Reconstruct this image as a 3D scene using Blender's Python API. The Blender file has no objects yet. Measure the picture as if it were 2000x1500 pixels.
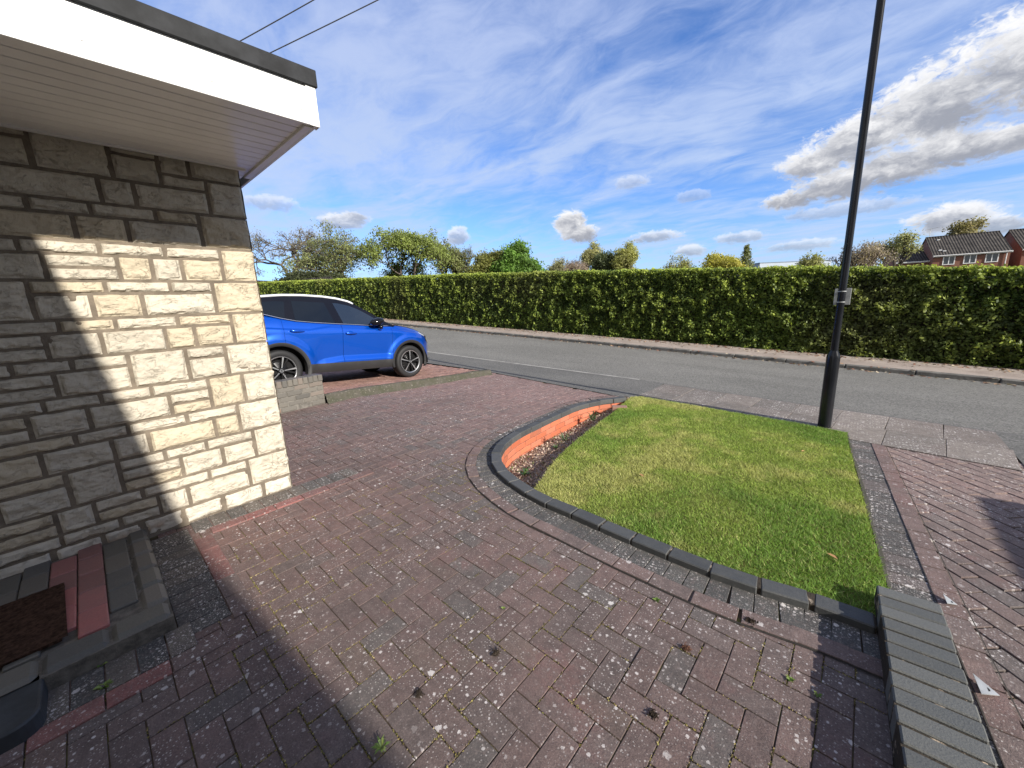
import bpy, math, random
import numpy as np
from mathutils import Vector, Matrix
R = math.radians
random.seed(7)
rng = np.random.default_rng(11)
C = bpy.context.scene.collection
SC = bpy.context.scene

# ------------------------------------------------------------------ camera
EYE = Vector((0.0, 0.0, 1.55))
AZ, PITCH, ROLL = R(42.4), R(12.0), R(2.4)
def view_to_world(v):
    c, s = math.cos(AZ), math.sin(AZ)
    return Vector((v[0] * c - v[1] * s, v[0] * s + v[1] * c, v[2]))
fw = Vector((0, math.cos(PITCH), -math.sin(PITCH)))
rt = Vector((1, 0, 0))
up = rt.cross(fw)
r2 = rt * math.cos(ROLL) - up * math.sin(ROLL)
u2 = up * math.cos(ROLL) + rt * math.sin(ROLL)
cam_data = bpy.data.cameras.new("camera")
cam_data.sensor_width = 36.0
cam_data.lens = 36.0 * 751.0 / 2000.0
cam_data.clip_start = 0.05
cam_data.clip_end = 3000.0
cam = bpy.data.objects.new("camera", cam_data)
C.objects.link(cam)
m3 = Matrix((view_to_world(r2), view_to_world(u2), view_to_world(-fw))).transposed()
cam.matrix_world = Matrix.Translation(EYE) @ m3.to_4x4()
SC.camera = cam

# ------------------------------------------------------------------ light
SUN_TO = Vector((1.0, -0.092, 0.494)).normalized()
SUN_EL = math.asin(SUN_TO.z)
SUN_ROT = math.atan2(SUN_TO.x, SUN_TO.y)
sun_data = bpy.data.lights.new("sun", 'SUN')
sun_data.energy = 5.0
sun_data.angle = R(0.43)
sun_data.color = (1.0, 0.945, 0.86)
sun = bpy.data.objects.new("sun", sun_data)
sun.rotation_euler = (-SUN_TO).to_track_quat('-Z', 'Y').to_euler()
C.objects.link(sun)
SC.view_settings.view_transform = 'Standard'
SC.view_settings.look = 'None'
SC.view_settings.gamma = 1.0
SC.view_settings.use_curve_mapping = False
SC.view_settings.exposure = 0.74
SKY_STRENGTH = 0.088

class NT:
    """small helper to write node trees"""
    def __init__(self, tree):
        self.t = tree
        self.n = tree.nodes
        self.l = tree.links
    def node(self, kind, **kw):
        nd = self.n.new(kind)
        for k, v in kw.items():
            setattr(nd, k, v)
        return nd
    def put(self, sock, v):
        if isinstance(v, bpy.types.NodeSocket):
            self.l.new(v, sock)
        elif v is not None:
            if hasattr(sock.default_value, '__len__') and not hasattr(v, '__len__'):
                v = (v,) * len(sock.default_value)
            if hasattr(v, '__len__') and len(sock.default_value) == 4 and len(v) == 3:
                v = tuple(v) + (1.0,)
            sock.default_value = v
    def math(self, op, a, b=None, c=None, clamp=False):
        nd = self.node('ShaderNodeMath', operation=op, use_clamp=clamp)
        self.put(nd.inputs[0], a)
        if b is not None: self.put(nd.inputs[1], b)
        if c is not None: self.put(nd.inputs[2], c)
        return nd.outputs[0]
    def vmath(self, op, a, b=None):
        nd = self.node('ShaderNodeVectorMath', operation=op)
        self.put(nd.inputs[0], a)
        if b is not None: self.put(nd.inputs[1], b)
        return nd.outputs[0]
    def mix(self, f, a, b, blend='MIX'):
        nd = self.node('ShaderNodeMix', data_type='RGBA', blend_type=blend)
        self.put(nd.inputs[0], f)
        self.put(nd.inputs[6], a)
        self.put(nd.inputs[7], b)
        return nd.outputs[2]
    def ramp(self, v, lo, hi, a=0.0, b=1.0, smooth=True):
        nd = self.node('ShaderNodeMapRange')
        nd.interpolation_type = 'SMOOTHSTEP' if smooth else 'LINEAR'
        self.put(nd.inputs[0], v)
        for i, x in enumerate((lo, hi, a, b)):
            self.put(nd.inputs[i + 1], x)
        return nd.outputs[0]
    def noise(self, vec, scale, detail=4, rough=0.55, dist=0.0, color=False):
        nd = self.node('ShaderNodeTexNoise')
        if vec is not None: self.put(nd.inputs['Vector'], vec)
        nd.inputs['Scale'].default_value = scale
        nd.inputs['Detail'].default_value = detail
        nd.inputs['Roughness'].default_value = rough
        nd.inputs['Distortion'].default_value = dist
        return nd.outputs['Color' if color else 'Fac']
    def mapping(self, vec, scale=(1, 1, 1), rot=(0, 0, 0), loc=(0, 0, 0)):
        nd = self.node('ShaderNodeMapping')
        self.put(nd.inputs[0], vec)
        nd.inputs['Location'].default_value = loc
        nd.inputs['Rotation'].default_value = rot
        nd.inputs['Scale'].default_value = scale
        return nd.outputs[0]
    def voro(self, vec, scale, feature='F1', rnd=1.0, dims='3D'):
        nd = self.node('ShaderNodeTexVoronoi', feature=feature, voronoi_dimensions=dims)
        self.put(nd.inputs['Vector'], vec)
        nd.inputs['Scale'].default_value = scale
        nd.inputs['Randomness'].default_value = rnd
        return nd

# ------------------------------------------------------------------ sky
world = bpy.data.worlds.new("World")
SC.world = world
world.use_nodes = True
w = NT(world.node_tree)
w.n.clear()
sky = w.node('ShaderNodeTexSky', sky_type='NISHITA')
sky.sun_disc = False
sky.sun_elevation = SUN_EL
sky.sun_rotation = SUN_ROT
sky.air_density = 1.0
sky.dust_density = 0.35
sky.ozone_density = 2.6
tc = w.node('ShaderNodeTexCoord')
dirv = tc.outputs['Generated']
sep = w.node('ShaderNodeSeparateXYZ')
w.l.new(dirv, sep.inputs[0])
dx, dy, dz = sep.outputs
# high thin cloud on a plane far above
inv = w.math('DIVIDE', 1.0, w.math('ADD', w.math('MAXIMUM', dz, 0.0), 0.10))
comb = w.node('ShaderNodeCombineXYZ')
w.put(comb.inputs[0], w.math('MULTIPLY', dx, inv))
w.put(comb.inputs[1], w.math('MULTIPLY', dy, inv))
plane = comb.outputs[0]
warp = w.vmath('SCALE', w.vmath('SUBTRACT', w.noise(plane, 1.1, 3, 0.5, 0.0, True), (0.5, 0.5, 0.5)))
warp.node.inputs[3].default_value = 0.55
plane_w = w.vmath('ADD', plane, warp)
wisp = w.noise(w.mapping(plane_w, (0.85, 1.7, 1), (0, 0, R(-38)), (3.1, 1.7, 0)), 1.15, 8, 0.60, 0.5)
broad = w.noise(w.mapping(plane, (0.6, 0.9, 1), (0, 0, R(-36)), (7.3, 4.4, 2)), 0.75, 4, 0.55, 0.5)
fleece = w.noise(w.mapping(plane_w, (1.0, 1.7, 1), (0, 0, R(-55)), (1.3, 9.4, 4)), 4.2, 7, 0.62, 0.5)
cir = w.math('ADD', w.math('MULTIPLY', wisp, 0.62), w.math('MULTIPLY', broad, 0.58))
cir = w.math('ADD', cir, w.math('MULTIPLY', fleece, 0.36))
# sheet thickened overhead and behind the viewer: unseen cloud added to whiten the shade
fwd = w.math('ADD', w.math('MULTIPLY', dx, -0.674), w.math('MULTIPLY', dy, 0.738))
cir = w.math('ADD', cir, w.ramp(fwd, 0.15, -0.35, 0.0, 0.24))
cir = w.ramp(cir, 0.58, 0.95)
cir = w.math('MULTIPLY', cir, 0.92)
veil = w.ramp(dz, 0.0, 0.24, 0.34, 0.0)
cir = w.math('MAXIMUM', cir, veil)
# low heaped clouds, each with its own place in the sky
az = w.math('MULTIPLY', w.math('ARCTAN2', dx, dy), 180 / math.pi)
el = w.math('MULTIPLY', w.math('ARCSINE', dz), 180 / math.pi)
cc = w.node('ShaderNodeCombineXYZ')
w.put(cc.inputs[0], az); w.put(cc.inputs[1], el)
ae = w.mapping(cc.outputs[0], (0.75, 1.25, 1))
cwarp = w.vmath('SCALE', w.vmath('SUBTRACT', w.noise(ae, 0.30, 4, 0.6, 0.0, True), (0.5, 0.5, 0.5)))
cwarp.node.inputs[3].default_value = 2.6
ae_w = w.vmath('ADD', ae, cwarp)
lump = w.noise(ae_w, 0.34, 10, 0.64, 0.2)
lump_lit = w.noise(w.vmath('ADD', ae_w, (-0.55, -0.95, 0.0)), 0.34, 10, 0.64, 0.2)
CUMULI = [(-6.0, 13.2, 3.6, 1.7), (-2.0, 14.6, 5.0, 2.6), (3.0, 15.9, 5.8, 3.4), (8.5, 17.5, 7.0, 4.3), (15, 19, 8, 4.5), (24, 22, 9, 5),
          (-7.8, 10.0, 3.2, 1.0), (-4.0, 10.7, 4.4, 1.7), (0.5, 11.4, 4.8, 2.0), (4.5, 12.0, 4.2, 1.8), (7.5, 11.9, 2.5, 1.2),
          (-33.4, 10.4, 2.6, 1.5), (-31.8, 8.8, 3.4, 1.4), (-25.4, 14.4, 2.4, 0.9, .4), (-64.3, 11.0, 3.4, 1.0, .75), (-62.6, 11.5, 2.0, .9, .75),
          (-49.0, 9.3, 1.7, 1.3, .7), (-72, 12.6, 4.0, 1.0, .45), (-22.2, 7.7, 3.4, 0.9, .7), (5.0, 6.0, 3.2, 1.5, .95), (7.5, 5.0, 3.0, 1.0, .8),
          (-18.0, 5.6, 2.2, 0.8, .7), (-18.0, 12.0, 2.6, 0.8, .35), (-12.5, 6.6, 3.4, 0.8, .55), (14, 8, 5, 1.4, .7), (-2.5, 8.2, 6.0, 0.8, .4),
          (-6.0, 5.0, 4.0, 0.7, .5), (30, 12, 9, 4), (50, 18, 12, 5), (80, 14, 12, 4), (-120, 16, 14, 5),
          (120, 20, 16, 5), (160, 14, 14, 5), (-160, 20, 14, 5)]  # entries behind the viewer are unseen, added as neutral white fill
best, wsum, qsum = None, None, None
osum = None
for a, e, ww, hh, *op in CUMULI:
    op = op[0] if op else 1.0
    qx = w.math('DIVIDE', w.math('SUBTRACT', az, a), ww)
    qy = w.math('DIVIDE', w.math('SUBTRACT', el, e), hh)
    d = w.math('SQRT', w.math('ADD', w.math('MULTIPLY', qx, qx), w.math('MULTIPLY', qy, qy)))
    mres = w.math('SUBTRACT', 1.0, d)
    wt = w.math('POWER', 2.0, w.math('MULTIPLY', w.math('MAXIMUM', mres, -2.5), 5.0))
    qv = w.math('MULTIPLY', wt, qy)
    if best is None:
        best, wsum, qsum = mres, wt, qv
        osum = w.math('MULTIPLY', wt, op)
    else:
        best = w.math('SMOOTH_MAX', best, mres, 0.35)
        wsum = w.math('ADD', wsum, wt)
        qsum = w.math('ADD', qsum, qv)
        osum = w.math('ADD', osum, w.math('MULTIPLY', wt, op))
rel = w.math('DIVIDE', qsum, wsum)
frill = w.noise(ae_w, 1.5, 6, 0.62, 0.3)
dens = w.math('ADD', w.math('MULTIPLY', best, 1.5), w.math('MULTIPLY', w.math('SUBTRACT', lump, 0.44), 2.5))
dens = w.math('ADD', dens, w.math('MULTIPLY', w.math('SUBTRACT', frill, 0.5), 1.7))
cum = w.math('MULTIPLY', w.ramp(dens, 0.05, 0.8), w.ramp(best, -0.75, 0.25))
cum = w.math('MULTIPLY', cum, w.math('DIVIDE', osum, wsum))
lit = w.math('ADD', w.math('MULTIPLY', rel, 0.62), w.math('MULTIPLY', w.math('SUBTRACT', lump, lump_lit), 1.9))
lit = w.math('ADD', lit, w.ramp(dens, 0.2, 1.0, 0.30, -0.12))
lit = w.math('ADD', lit, w.math('MULTIPLY', w.math('SUBTRACT', frill, 0.5), 0.45))
lit = w.ramp(lit, -0.50, 0.66)
ccol = w.mix(lit, (2.5, 2.65, 3.1), (6.9, 6.9, 7.0))
vivid = w.mix(1.0, sky.outputs[0], (0.70, 0.97, 1.44), 'MULTIPLY')
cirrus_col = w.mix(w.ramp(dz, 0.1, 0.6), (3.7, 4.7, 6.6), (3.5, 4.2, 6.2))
cirrus_col = w.mix(w.ramp(fwd, 0.1, -0.4), cirrus_col, (5.2, 5.2, 5.3))  # whiter cloud colour out of view, added to take blue from the shadows
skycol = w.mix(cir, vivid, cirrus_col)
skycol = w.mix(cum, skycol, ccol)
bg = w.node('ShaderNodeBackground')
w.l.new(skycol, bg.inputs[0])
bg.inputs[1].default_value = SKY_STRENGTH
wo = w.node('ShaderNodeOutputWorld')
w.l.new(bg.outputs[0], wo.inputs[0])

# ------------------------------------------------------------------ ground shape
def sstep(a, b, x):
    t = np.clip((np.asarray(x, float) - a) / (b - a), 0, 1)
    return t * t * (3 - 2 * t)
def gz(X, Y):
    """height of the ground: nearly level by the house, the road climbs to the left"""
    X = np.asarray(X, float); Y = np.asarray(Y, float)
    s = 0.008 + 0.037 * sstep(5.8, 9.2, Y)
    return (1.9 - np.clip(X, -60, 12)) * s
def vnoise(x, y, seed=0):
    x = np.asarray(x, float); y = np.asarray(y, float)
    xi = np.floor(x).astype(np.int64); yi = np.floor(y).astype(np.int64)
    xf = x - xi; yf = y - yi
    def h(a, b):
        n = (a * 374761393 + b * 668265263 + seed * 1442695041) & 0xFFFFFFFF
        n = ((n ^ (n >> 13)) * 1274126177) & 0xFFFFFFFF
        return ((n ^ (n >> 16)) & 0xFFFF) / 65535.0
    u = xf * xf * (3 - 2 * xf); v = yf * yf * (3 - 2 * yf)
    return (h(xi, yi) * (1 - u) + h(xi + 1, yi) * u) * (1 - v) + (h(xi, yi + 1) * (1 - u) + h(xi + 1, yi + 1) * u) * v
def fbm(x, y, seed=0, oct=4, gain=0.5):
    t, a, f, n = 0, 1.0, 1.0, 0.0
    for i in range(oct):
        t = t + a * vnoise(np.asarray(x) * f, np.asarray(y) * f, seed + i * 17)
        n += a; a *= gain; f *= 2.03
    return t / n

# ------------------------------------------------------------------ mesh helpers
class Acc:
    def __init__(self):
        self.v, self.f, self.c, self.mi = [], [], [], []
        self.col = (1, 1, 1)
        self.mat = 0
    def verts(self, pts):
        o = len(self.v)
        for p in pts:
            self.v.append(tuple(p)); self.c.append(self.col)
        return o
    def face(self, idx):
        self.f.append(tuple(idx)); self.mi.append(self.mat)
    def poly(self, pts):
        o = self.verts(pts); self.face(range(o, o + len(pts)))
    def box(self, c, h, ax=None, bevel=0.0):
        """box with centre c, half sizes h, axes ax (3 vectors), chamfered edges"""
        A = ax or ((1, 0, 0), (0, 1, 0), (0, 0, 1))
        def P(x, y, z):
            return tuple(c[i] + A[0][i] * x + A[1][i] * y + A[2][i] * z for i in range(3))
        if bevel <= 0:
            o = self.verts([P(sx * h[0], sy * h[1], sz * h[2]) for sz in (-1, 1) for sy in (-1, 1) for sx in (-1, 1)])
            for q in ((0, 2, 3, 1), (4, 5, 7, 6), (0, 1, 5, 4), (2, 6, 7, 3), (0, 4, 6, 2), (1, 3, 7, 5)):
                self.face([o + i for i in q])
            return
        b = min(bevel, min(h) * 0.9)
        S = [(sx, sy, sz) for sz in (-1, 1) for sy in (-1, 1) for sx in (-1, 1)]
        o = self.verts([P(sx * (h[0] - (b if k != 0 else 0)), sy * (h[1] - (b if k != 1 else 0)), sz * (h[2] - (b if k != 2 else 0)))
                        for (sx, sy, sz) in S for k in range(3)])
        I = lambda sx, sy, sz, k: o + 3 * S.index((sx, sy, sz)) + k
        for s in (-1, 1):
            q = [(-1, -1), (1, -1), (1, 1), (-1, 1)]
            if s < 0: q = q[::-1]
            self.face([I(s, a, b_, 0) for a, b_ in q])
            self.face([I(b_, s, a, 1) for a, b_ in q])
            self.face([I(a, b_, s, 2) for a, b_ in q])
        for a in (-1, 1):
            for b_ in (-1, 1):
                f = a * b_ > 0
                q = [I(a, b_, -1, 0), I(a, b_, -1, 1), I(a, b_, 1, 1), I(a, b_, 1, 0)]
                self.face(q if f else q[::-1])
                q = [I(-1, a, b_, 1), I(-1, a, b_, 2), I(1, a, b_, 2), I(1, a, b_, 1)]
                self.face(q if f else q[::-1])
                q = [I(a, -1, b_, 2), I(a, -1, b_, 0), I(a, 1, b_, 0), I(a, 1, b_, 2)]
                self.face(q if f else q[::-1])
        for (sx, sy, sz) in S:
            q = [I(sx, sy, sz, 0), I(sx, sy, sz, 1), I(sx, sy, sz, 2)]
            self.face(q if sx * sy * sz > 0 else q[::-1])
    def tube(self, pts, rad, n=8, caps=True):
        """tube through pts; rad a number or a list"""
        pts = [Vector(p) for p in pts]
        if not hasattr(rad, '__len__'): rad = [rad] * len(pts)
        rings = []
        ref = None
        for i, p in enumerate(pts):
            d = (pts[min(i + 1, len(pts) - 1)] - pts[max(i - 1, 0)]).normalized()
            if ref is None:
                ref = d.orthogonal().normalized()
            a = (ref - d * ref.dot(d)).normalized()
            ref = a
            b = d.cross(a)
            rings.append(self.verts([p + (a * math.cos(2 * math.pi * k / n) + b * math.sin(2 * math.pi * k / n)) * rad[i] for k in range(n)]))
        for i in range(len(pts) - 1):
            for k in range(n):
                k2 = (k + 1) % n
                self.face((rings[i] + k, rings[i] + k2, rings[i + 1] + k2, rings[i + 1] + k))
        if caps:
            self.face([rings[0] + k for k in range(n)][::-1])
            self.face([rings[-1] + k for k in range(n)])
    def lathe(self, prof, origin, axis, n=32):
        """prof: list of (radius, height along axis)"""
        ax = Vector(axis).normalized(); a = ax.orthogonal().normalized(); b = ax.cross(a)
        o3 = Vector(origin)
        rings = [self.verts([o3 + ax * h + (a * math.cos(2 * math.pi * k / n) + b * math.sin(2 * math.pi * k / n)) * r for k in range(n)]) for r, h in prof]
        for i in range(len(prof) - 1):
            for k in range(n):
                k2 = (k + 1) % n
                self.face((rings[i] + k, rings[i] + k2, rings[i + 1] + k2, rings[i + 1] + k))
    def grid(self, fn, us, vs):
        nu, nv = len(us), len(vs)
        o = self.verts([fn(u, v) for v in vs for u in us])
        for j in range(nv - 1):
            for i in range(nu - 1):
                self.face((o + j * nu + i, o + j * nu + i + 1, o + (j + 1) * nu + i + 1, o + (j + 1) * nu + i))
    def build(self, name, mats, parent=None, smooth=False):
        me = bpy.data.meshes.new(name)
        me.from_pydata(self.v, [], self.f)
        if not isinstance(mats, (list, tuple)): mats = [mats]
        for m in mats: me.materials.append(m)
        if len(mats) > 1: me.polygons.foreach_set('material_index', self.mi)
        at = me.color_attributes.new('Col', 'FLOAT_COLOR', 'POINT')
        at.data.foreach_set('color', np.array([tuple(c) + (1.0,) for c in self.c], dtype=np.float32).ravel())
        if smooth: me.polygons.foreach_set('use_smooth', [True] * len(me.polygons))
        me.update()
        o = bpy.data.objects.new(name, me)
        C.objects.link(o)
        if parent: o.parent = parent
        return o
def np_mesh(name, V, F, mat, cols=None, parent=None, smooth=False):
    """V (n,3), F (m,k) index array"""
    me = bpy.data.meshes.new(name)
    V = np.ascontiguousarray(V, dtype=np.float32); F = np.ascontiguousarray(F, dtype=np.int32)
    m, k = F.shape
    me.vertices.add(len(V)); me.vertices.foreach_set('co', V.ravel())
    me.loops.add(m * k); me.loops.foreach_set('vertex_index', F.ravel())
    me.polygons.add(m)
    me.polygons.foreach_set('loop_start', np.arange(0, m * k, k, dtype=np.int32))
    me.polygons.foreach_set('loop_total', np.full(m, k, dtype=np.int32))
    me.polygons.foreach_set('use_smooth', np.full(m, bool(smooth)))
    me.update(calc_edges=True)
    if cols is not None:
        at = me.color_attributes.new('Col', 'FLOAT_COLOR', 'POINT')
        cc = np.ones((len(V), 4), dtype=np.float32); cc[:, :3] = cols
        at.data.foreach_set('color', cc.ravel())
    me.materials.append(mat)
    o = bpy.data.objects.new(name, me)
    C.objects.link(o)
    if parent: o.parent = parent
    return o
def tag(o, label=None, cat=None, group=None, kind=None):
    if label: o['label'] = label
    if cat: o['category'] = cat
    if group: o['group'] = group
    if kind: o['kind'] = kind
    return o
def empty(name, loc=(0, 0, 0), label=None, cat=None, group=None):
    o = bpy.data.objects.new(name, None)
    o.empty_display_size = 0.2
    o.location = loc
    C.objects.link(o)
    bpy.context.view_layer.update()
    return tag(o, label, cat, group)
def put(o, parent):
    """parent keeping the world position of geometry that was built in world coordinates"""
    o.parent = parent
    o.matrix_parent_inverse = parent.matrix_world.inverted()
    return o
def sheet(name, xs, ys, lift, mat, zf=gz, kind='structure'):
    xs = np.asarray(xs, float); ys = np.asarray(ys, float)
    X, Y = np.meshgrid(xs, ys)
    Z = zf(X, Y) + lift
    V = np.stack([X, Y, Z], -1).reshape(-1, 3)
    nx, ny = len(xs), len(ys)
    i = np.arange(nx - 1)[None, :] + nx * np.arange(ny - 1)[:, None]
    F = np.stack([i, i + 1, i + nx + 1, i + nx], -1).reshape(-1, 4)
    o = np_mesh(name, V, F, mat, smooth=True)
    return tag(o, kind=kind)

# ------------------------------------------------------------------ materials
def material(name, build):
    m = bpy.data.materials.new(name)
    m.use_nodes = True
    t = NT(m.node_tree)
    t.n.clear()
    out = t.node('ShaderNodeOutputMaterial')
    bs = t.node('ShaderNodeBsdfPrincipled')
    t.l.new(bs.outputs[0], out.inputs[0])
    t.bsdf, t.out = bs, out
    t.co = t.node('ShaderNodeTexCoord').outputs['Object']
    build(t)
    return m
def setp(t, col=None, rough=None, metal=None, spec=None, coat=None, bump=None, bump_h=0.01, bump_s=1.0):
    b = t.bsdf
    if col is not None: t.put(b.inputs['Base Color'], col)
    if rough is not None: t.put(b.inputs['Roughness'], rough)
    if metal is not None: t.put(b.inputs['Metallic'], metal)
    if spec is not None: t.put(b.inputs['Specular IOR Level'], spec)
    if coat is not None:
        t.put(b.inputs['Coat Weight'], coat); b.inputs['Coat Roughness'].default_value = 0.03
    if bump is not None:
        nb = t.node('ShaderNodeBump')
        nb.inputs['Strength'].default_value = bump_s
        nb.inputs['Distance'].default_value = bump_h
        t.put(nb.inputs['Height'], bump)
        t.l.new(nb.outputs[0], b.inputs['Normal'])
def attr(t):
    nd = t.node('ShaderNodeVertexColor'); nd.layer_name = 'Col'
    return nd.outputs[0]
def plain(name, col, rough=0.6, metal=0.0, var=0.12, scale=6.0, bump=0.0, spec=0.5, coat=None):
    def b(t):
        n = t.noise(t.co, scale, 5, 0.6)
        c = t.mix(t.ramp(n, 0.3, 0.7), tuple(x * (1 - var) for x in col), tuple(min(1, x * (1 + var)) for x in col))
        setp(t, c, rough, metal, spec, coat, t.noise(t.co, scale * 8, 4) if bump else None, bump or 0.01)
    return material(name, b)
def spots(t, vec, scale, rmax, keep):
    """round pale spots: lichen; keep = share of cells that hold one"""
    v = t.voro(vec, scale, dims='2D')
    sp = t.node('ShaderNodeSeparateColor'); t.l.new(v.outputs['Color'], sp.inputs[0])
    r = t.math('MULTIPLY', t.ramp(sp.outputs[0], 1 - keep, 1.0, 0.0, 1.0, False), rmax)
    wob = t.math('MULTIPLY', t.math('SUBTRACT', t.noise(vec, scale * 4.5, 4, 0.7), 0.5), rmax * 2.2)
    d = t.math('ADD', v.outputs['Distance'], wob)
    return t.ramp(t.math('SUBTRACT', r, d), 0.0, rmax * 0.12)
def lichen_stone(name, dirt=0.35, lich=1.0, rough=0.85, bump=0.004, pink=1.0):
    def b(t):
        base = attr(t)
        flat = t.mapping(t.co, (1, 1, 0))
        big = t.noise(flat, 0.9, 4, 0.6)
        mid = t.noise(flat, 14, 5, 0.65)
        fine = t.noise(t.co, 170, 3, 0.7)
        c = t.mix(t.ramp(big, 0.35, 0.7, 0, dirt), base, (0.075, 0.067, 0.062))
        worn = t.ramp(t.noise(t.mapping(flat, loc=(5.2, 8.8, 0)), 2.1, 6, 0.68), 0.52, 0.68, 0, 0.55 * pink)
        c = t.mix(t.math('MULTIPLY', worn, t.ramp(mid, 0.35, 0.6)), c, (0.235, 0.125, 0.115))
        c = t.mix(t.ramp(mid, 0.30, 0.72, 0.0, 0.70), c, t.mix(0.62, c, (0.045, 0.038, 0.037)))
        blot = t.noise(t.mapping(flat, loc=(2.2, 4.8, 0)), 38, 4, 0.7)
        c = t.mix(t.ramp(blot, 0.48, 0.68, 0, 0.45), c, (0.17, 0.135, 0.125))
        c = t.mix(1.0, c, t.mix(fine, (0.35, 0.35, 0.35), (1.75, 1.72, 1.7)), 'MULTIPLY')
        patch = t.ramp(t.noise(flat, 2.2, 5, 0.65), 0.36, 0.62, 0.10, 1.0)
        s1 = t.math('MULTIPLY', spots(t, flat, 15, 0.22, 0.10 * lich), patch)
        s2 = t.math('MULTIPLY', spots(t, t.mapping(flat, loc=(3.3, 1.7, 0)), 38, 0.28, 0.32 * lich), patch)
        s3 = t.math('MULTIPLY', spots(t, t.mapping(flat, loc=(9.1, 5.7, 0)), 95, 0.34, 0.42 * lich), patch)
        c = t.mix(t.math('MULTIPLY', s3, 0.70), c, (0.42, 0.385, 0.36))
        c = t.mix(t.math('MULTIPLY', s2, 0.85), c, (0.56, 0.52, 0.495))
        c = t.mix(t.math('MULTIPLY', s1, 0.85), c, (0.60, 0.565, 0.54))
        setp(t, c, rough, spec=0.25, bump=t.noise(t.co, 120, 6, 0.7), bump_h=bump)
    return material(name, b)
M = {}
M['paver'] = lichen_stone('block_paving')
M['border_paver'] = lichen_stone('border_paving', 0.3, 2.6, pink=0.15)
M['right_paver'] = lichen_stone('right_paving', 0.3, 2.0, pink=1.2)
M['clean_paver'] = lichen_stone('block_paving_clean', 0.15, 0.35)
def joint_mat(t):
    flat = t.mapping(t.co, (1, 1, 0))
    n = t.noise(flat, 4.5, 5, 0.7)
    moss = t.ramp(n, 0.50, 0.62)
    g = t.noise(t.co, 60, 4, 0.7)
    soil = t.mix(g, (0.03, 0.022, 0.017), (0.12, 0.09, 0.065))
    mo = t.mix(g, (0.04, 0.05, 0.01), (0.25, 0.22, 0.075))
    setp(t, t.mix(t.math('MULTIPLY', moss, 0.8), soil, mo), 0.95, spec=0.1, bump=g, bump_h=0.01)
M['joint'] = material('paving_joint_soil', joint_mat)
def asphalt(name, lo, hi, speck):
    def b(t):
        flat = t.mapping(t.co, (1, 1, 0))
        big = t.noise(t.mapping(flat, (0.35, 1.6, 1), (0, 0, R(2))), 1.0, 5, 0.6)
        g = t.noise(flat, 130, 3, 0.8)
        v = t.voro(flat, 90, dims='2D')
        sp = t.node('ShaderNodeSeparateColor'); t.l.new(v.outputs['Color'], sp.inputs[0])
        c = t.mix(t.ramp(big, 0.3, 0.7), lo, hi)
        c = t.mix(1.0, c, t.mix(t.ramp(sp.outputs[0], 0, 1, 0, 1, False), (0.62, 0.62, 0.62), (1.4, 1.39, 1.36)), 'MULTIPLY')
        c = t.mix(t.ramp(t.noise(flat, 0.5, 4, 0.6), 0.55, 0.75, 0, 0.35), c, speck)
        setp(t, c, 0.9, spec=0.25, bump=g, bump_h=0.006)
    return material(name, b)
M['road'] = asphalt('asphalt', (0.138, 0.135, 0.126), (0.172, 0.168, 0.157), (0.185, 0.18, 0.168))
M['tarmac'] = asphalt('old_tarmac', (0.105, 0.103, 0.099), (0.14, 0.137, 0.13), (0.16, 0.154, 0.146))
M['slab'] = lichen_stone('concrete_slab', 0.25, 2.4, pink=0.2)
def far_path(t):
    flat = t.mapping(t.co, (1, 1, 0))
    n = t.noise(flat, 2.0, 6, 0.7)
    g = t.noise(flat, 26, 5, 0.75)
    c = t.mix(t.ramp(n, 0.3, 0.7), (0.235, 0.195, 0.17), (0.34, 0.29, 0.255))
    c = t.mix(t.ramp(g, 0.55, 0.75, 0, 0.6), c, (0.12, 0.07, 0.05))
    setp(t, c, 0.95, spec=0.15, bump=g, bump_h=0.01)
M['far_path'] = material('gritty_footpath', far_path)
M['kerbstone'] = plain('concrete_kerb', (0.12, 0.115, 0.105), 0.9, var=0.35, scale=5, bump=0.004)
M['pale_kerb'] = plain('pale_kerb', (0.27, 0.26, 0.24), 0.9, var=0.25, scale=3, bump=0.004)
def earth(t):
    n = t.noise(t.co, 0.4, 5, 0.6); g = t.noise(t.co, 30, 5, 0.7)
    setp(t, t.mix(t.ramp(n, .3, .7), (0.05, 0.06, 0.02), (0.075, 0.06, 0.04)), 0.95, spec=0.1, bump=g, bump_h=0.03)
M['earth'] = material('open_ground', earth)
def soil(t):
    g = t.noise(t.co, 55, 6, 0.75); n = t.noise(t.co, 9, 4)
    c = t.mix(t.ramp(g, 0.32, 0.62), (0.15, 0.105, 0.082), (0.50, 0.37, 0.30))
    c = t.mix(t.ramp(n, 0.5, 0.7, 0, 0.5), c, (0.24, 0.18, 0.14))
    setp(t, c, 0.95, spec=0.1, bump=g, bump_h=0.03)
M['soil'] = material('bed_soil', soil)
def turf(t):
    n = t.noise(t.co, 2.2, 5, 0.6)
    setp(t, t.mix(t.ramp(n, .3, .7), (0.075, 0.095, 0.022), (0.12, 0.115, 0.035)), 0.95, spec=0.1)
M['turf'] = material('turf_soil', turf)
def leafy(name, trans=0.35, rough=0.5, spec=0.3, back=1.25):
    def b(t):
        c = attr(t)
        setp(t, c, rough, spec=spec)
        tr = t.node('ShaderNodeBsdfTranslucent')
        t.l.new(t.mix(1.0, c, (back * 1.05, back * 1.1, back * 0.6), 'MULTIPLY'), tr.inputs[0])
        mx = t.node('ShaderNodeMixShader')
        mx.inputs[0].default_value = trans
        t.l.new(t.bsdf.outputs[0], mx.inputs[1]); t.l.new(tr.outputs[0], mx.inputs[2])
        t.l.new(mx.outputs[0], t.out.inputs[0])
    return material(name, b)
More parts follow.
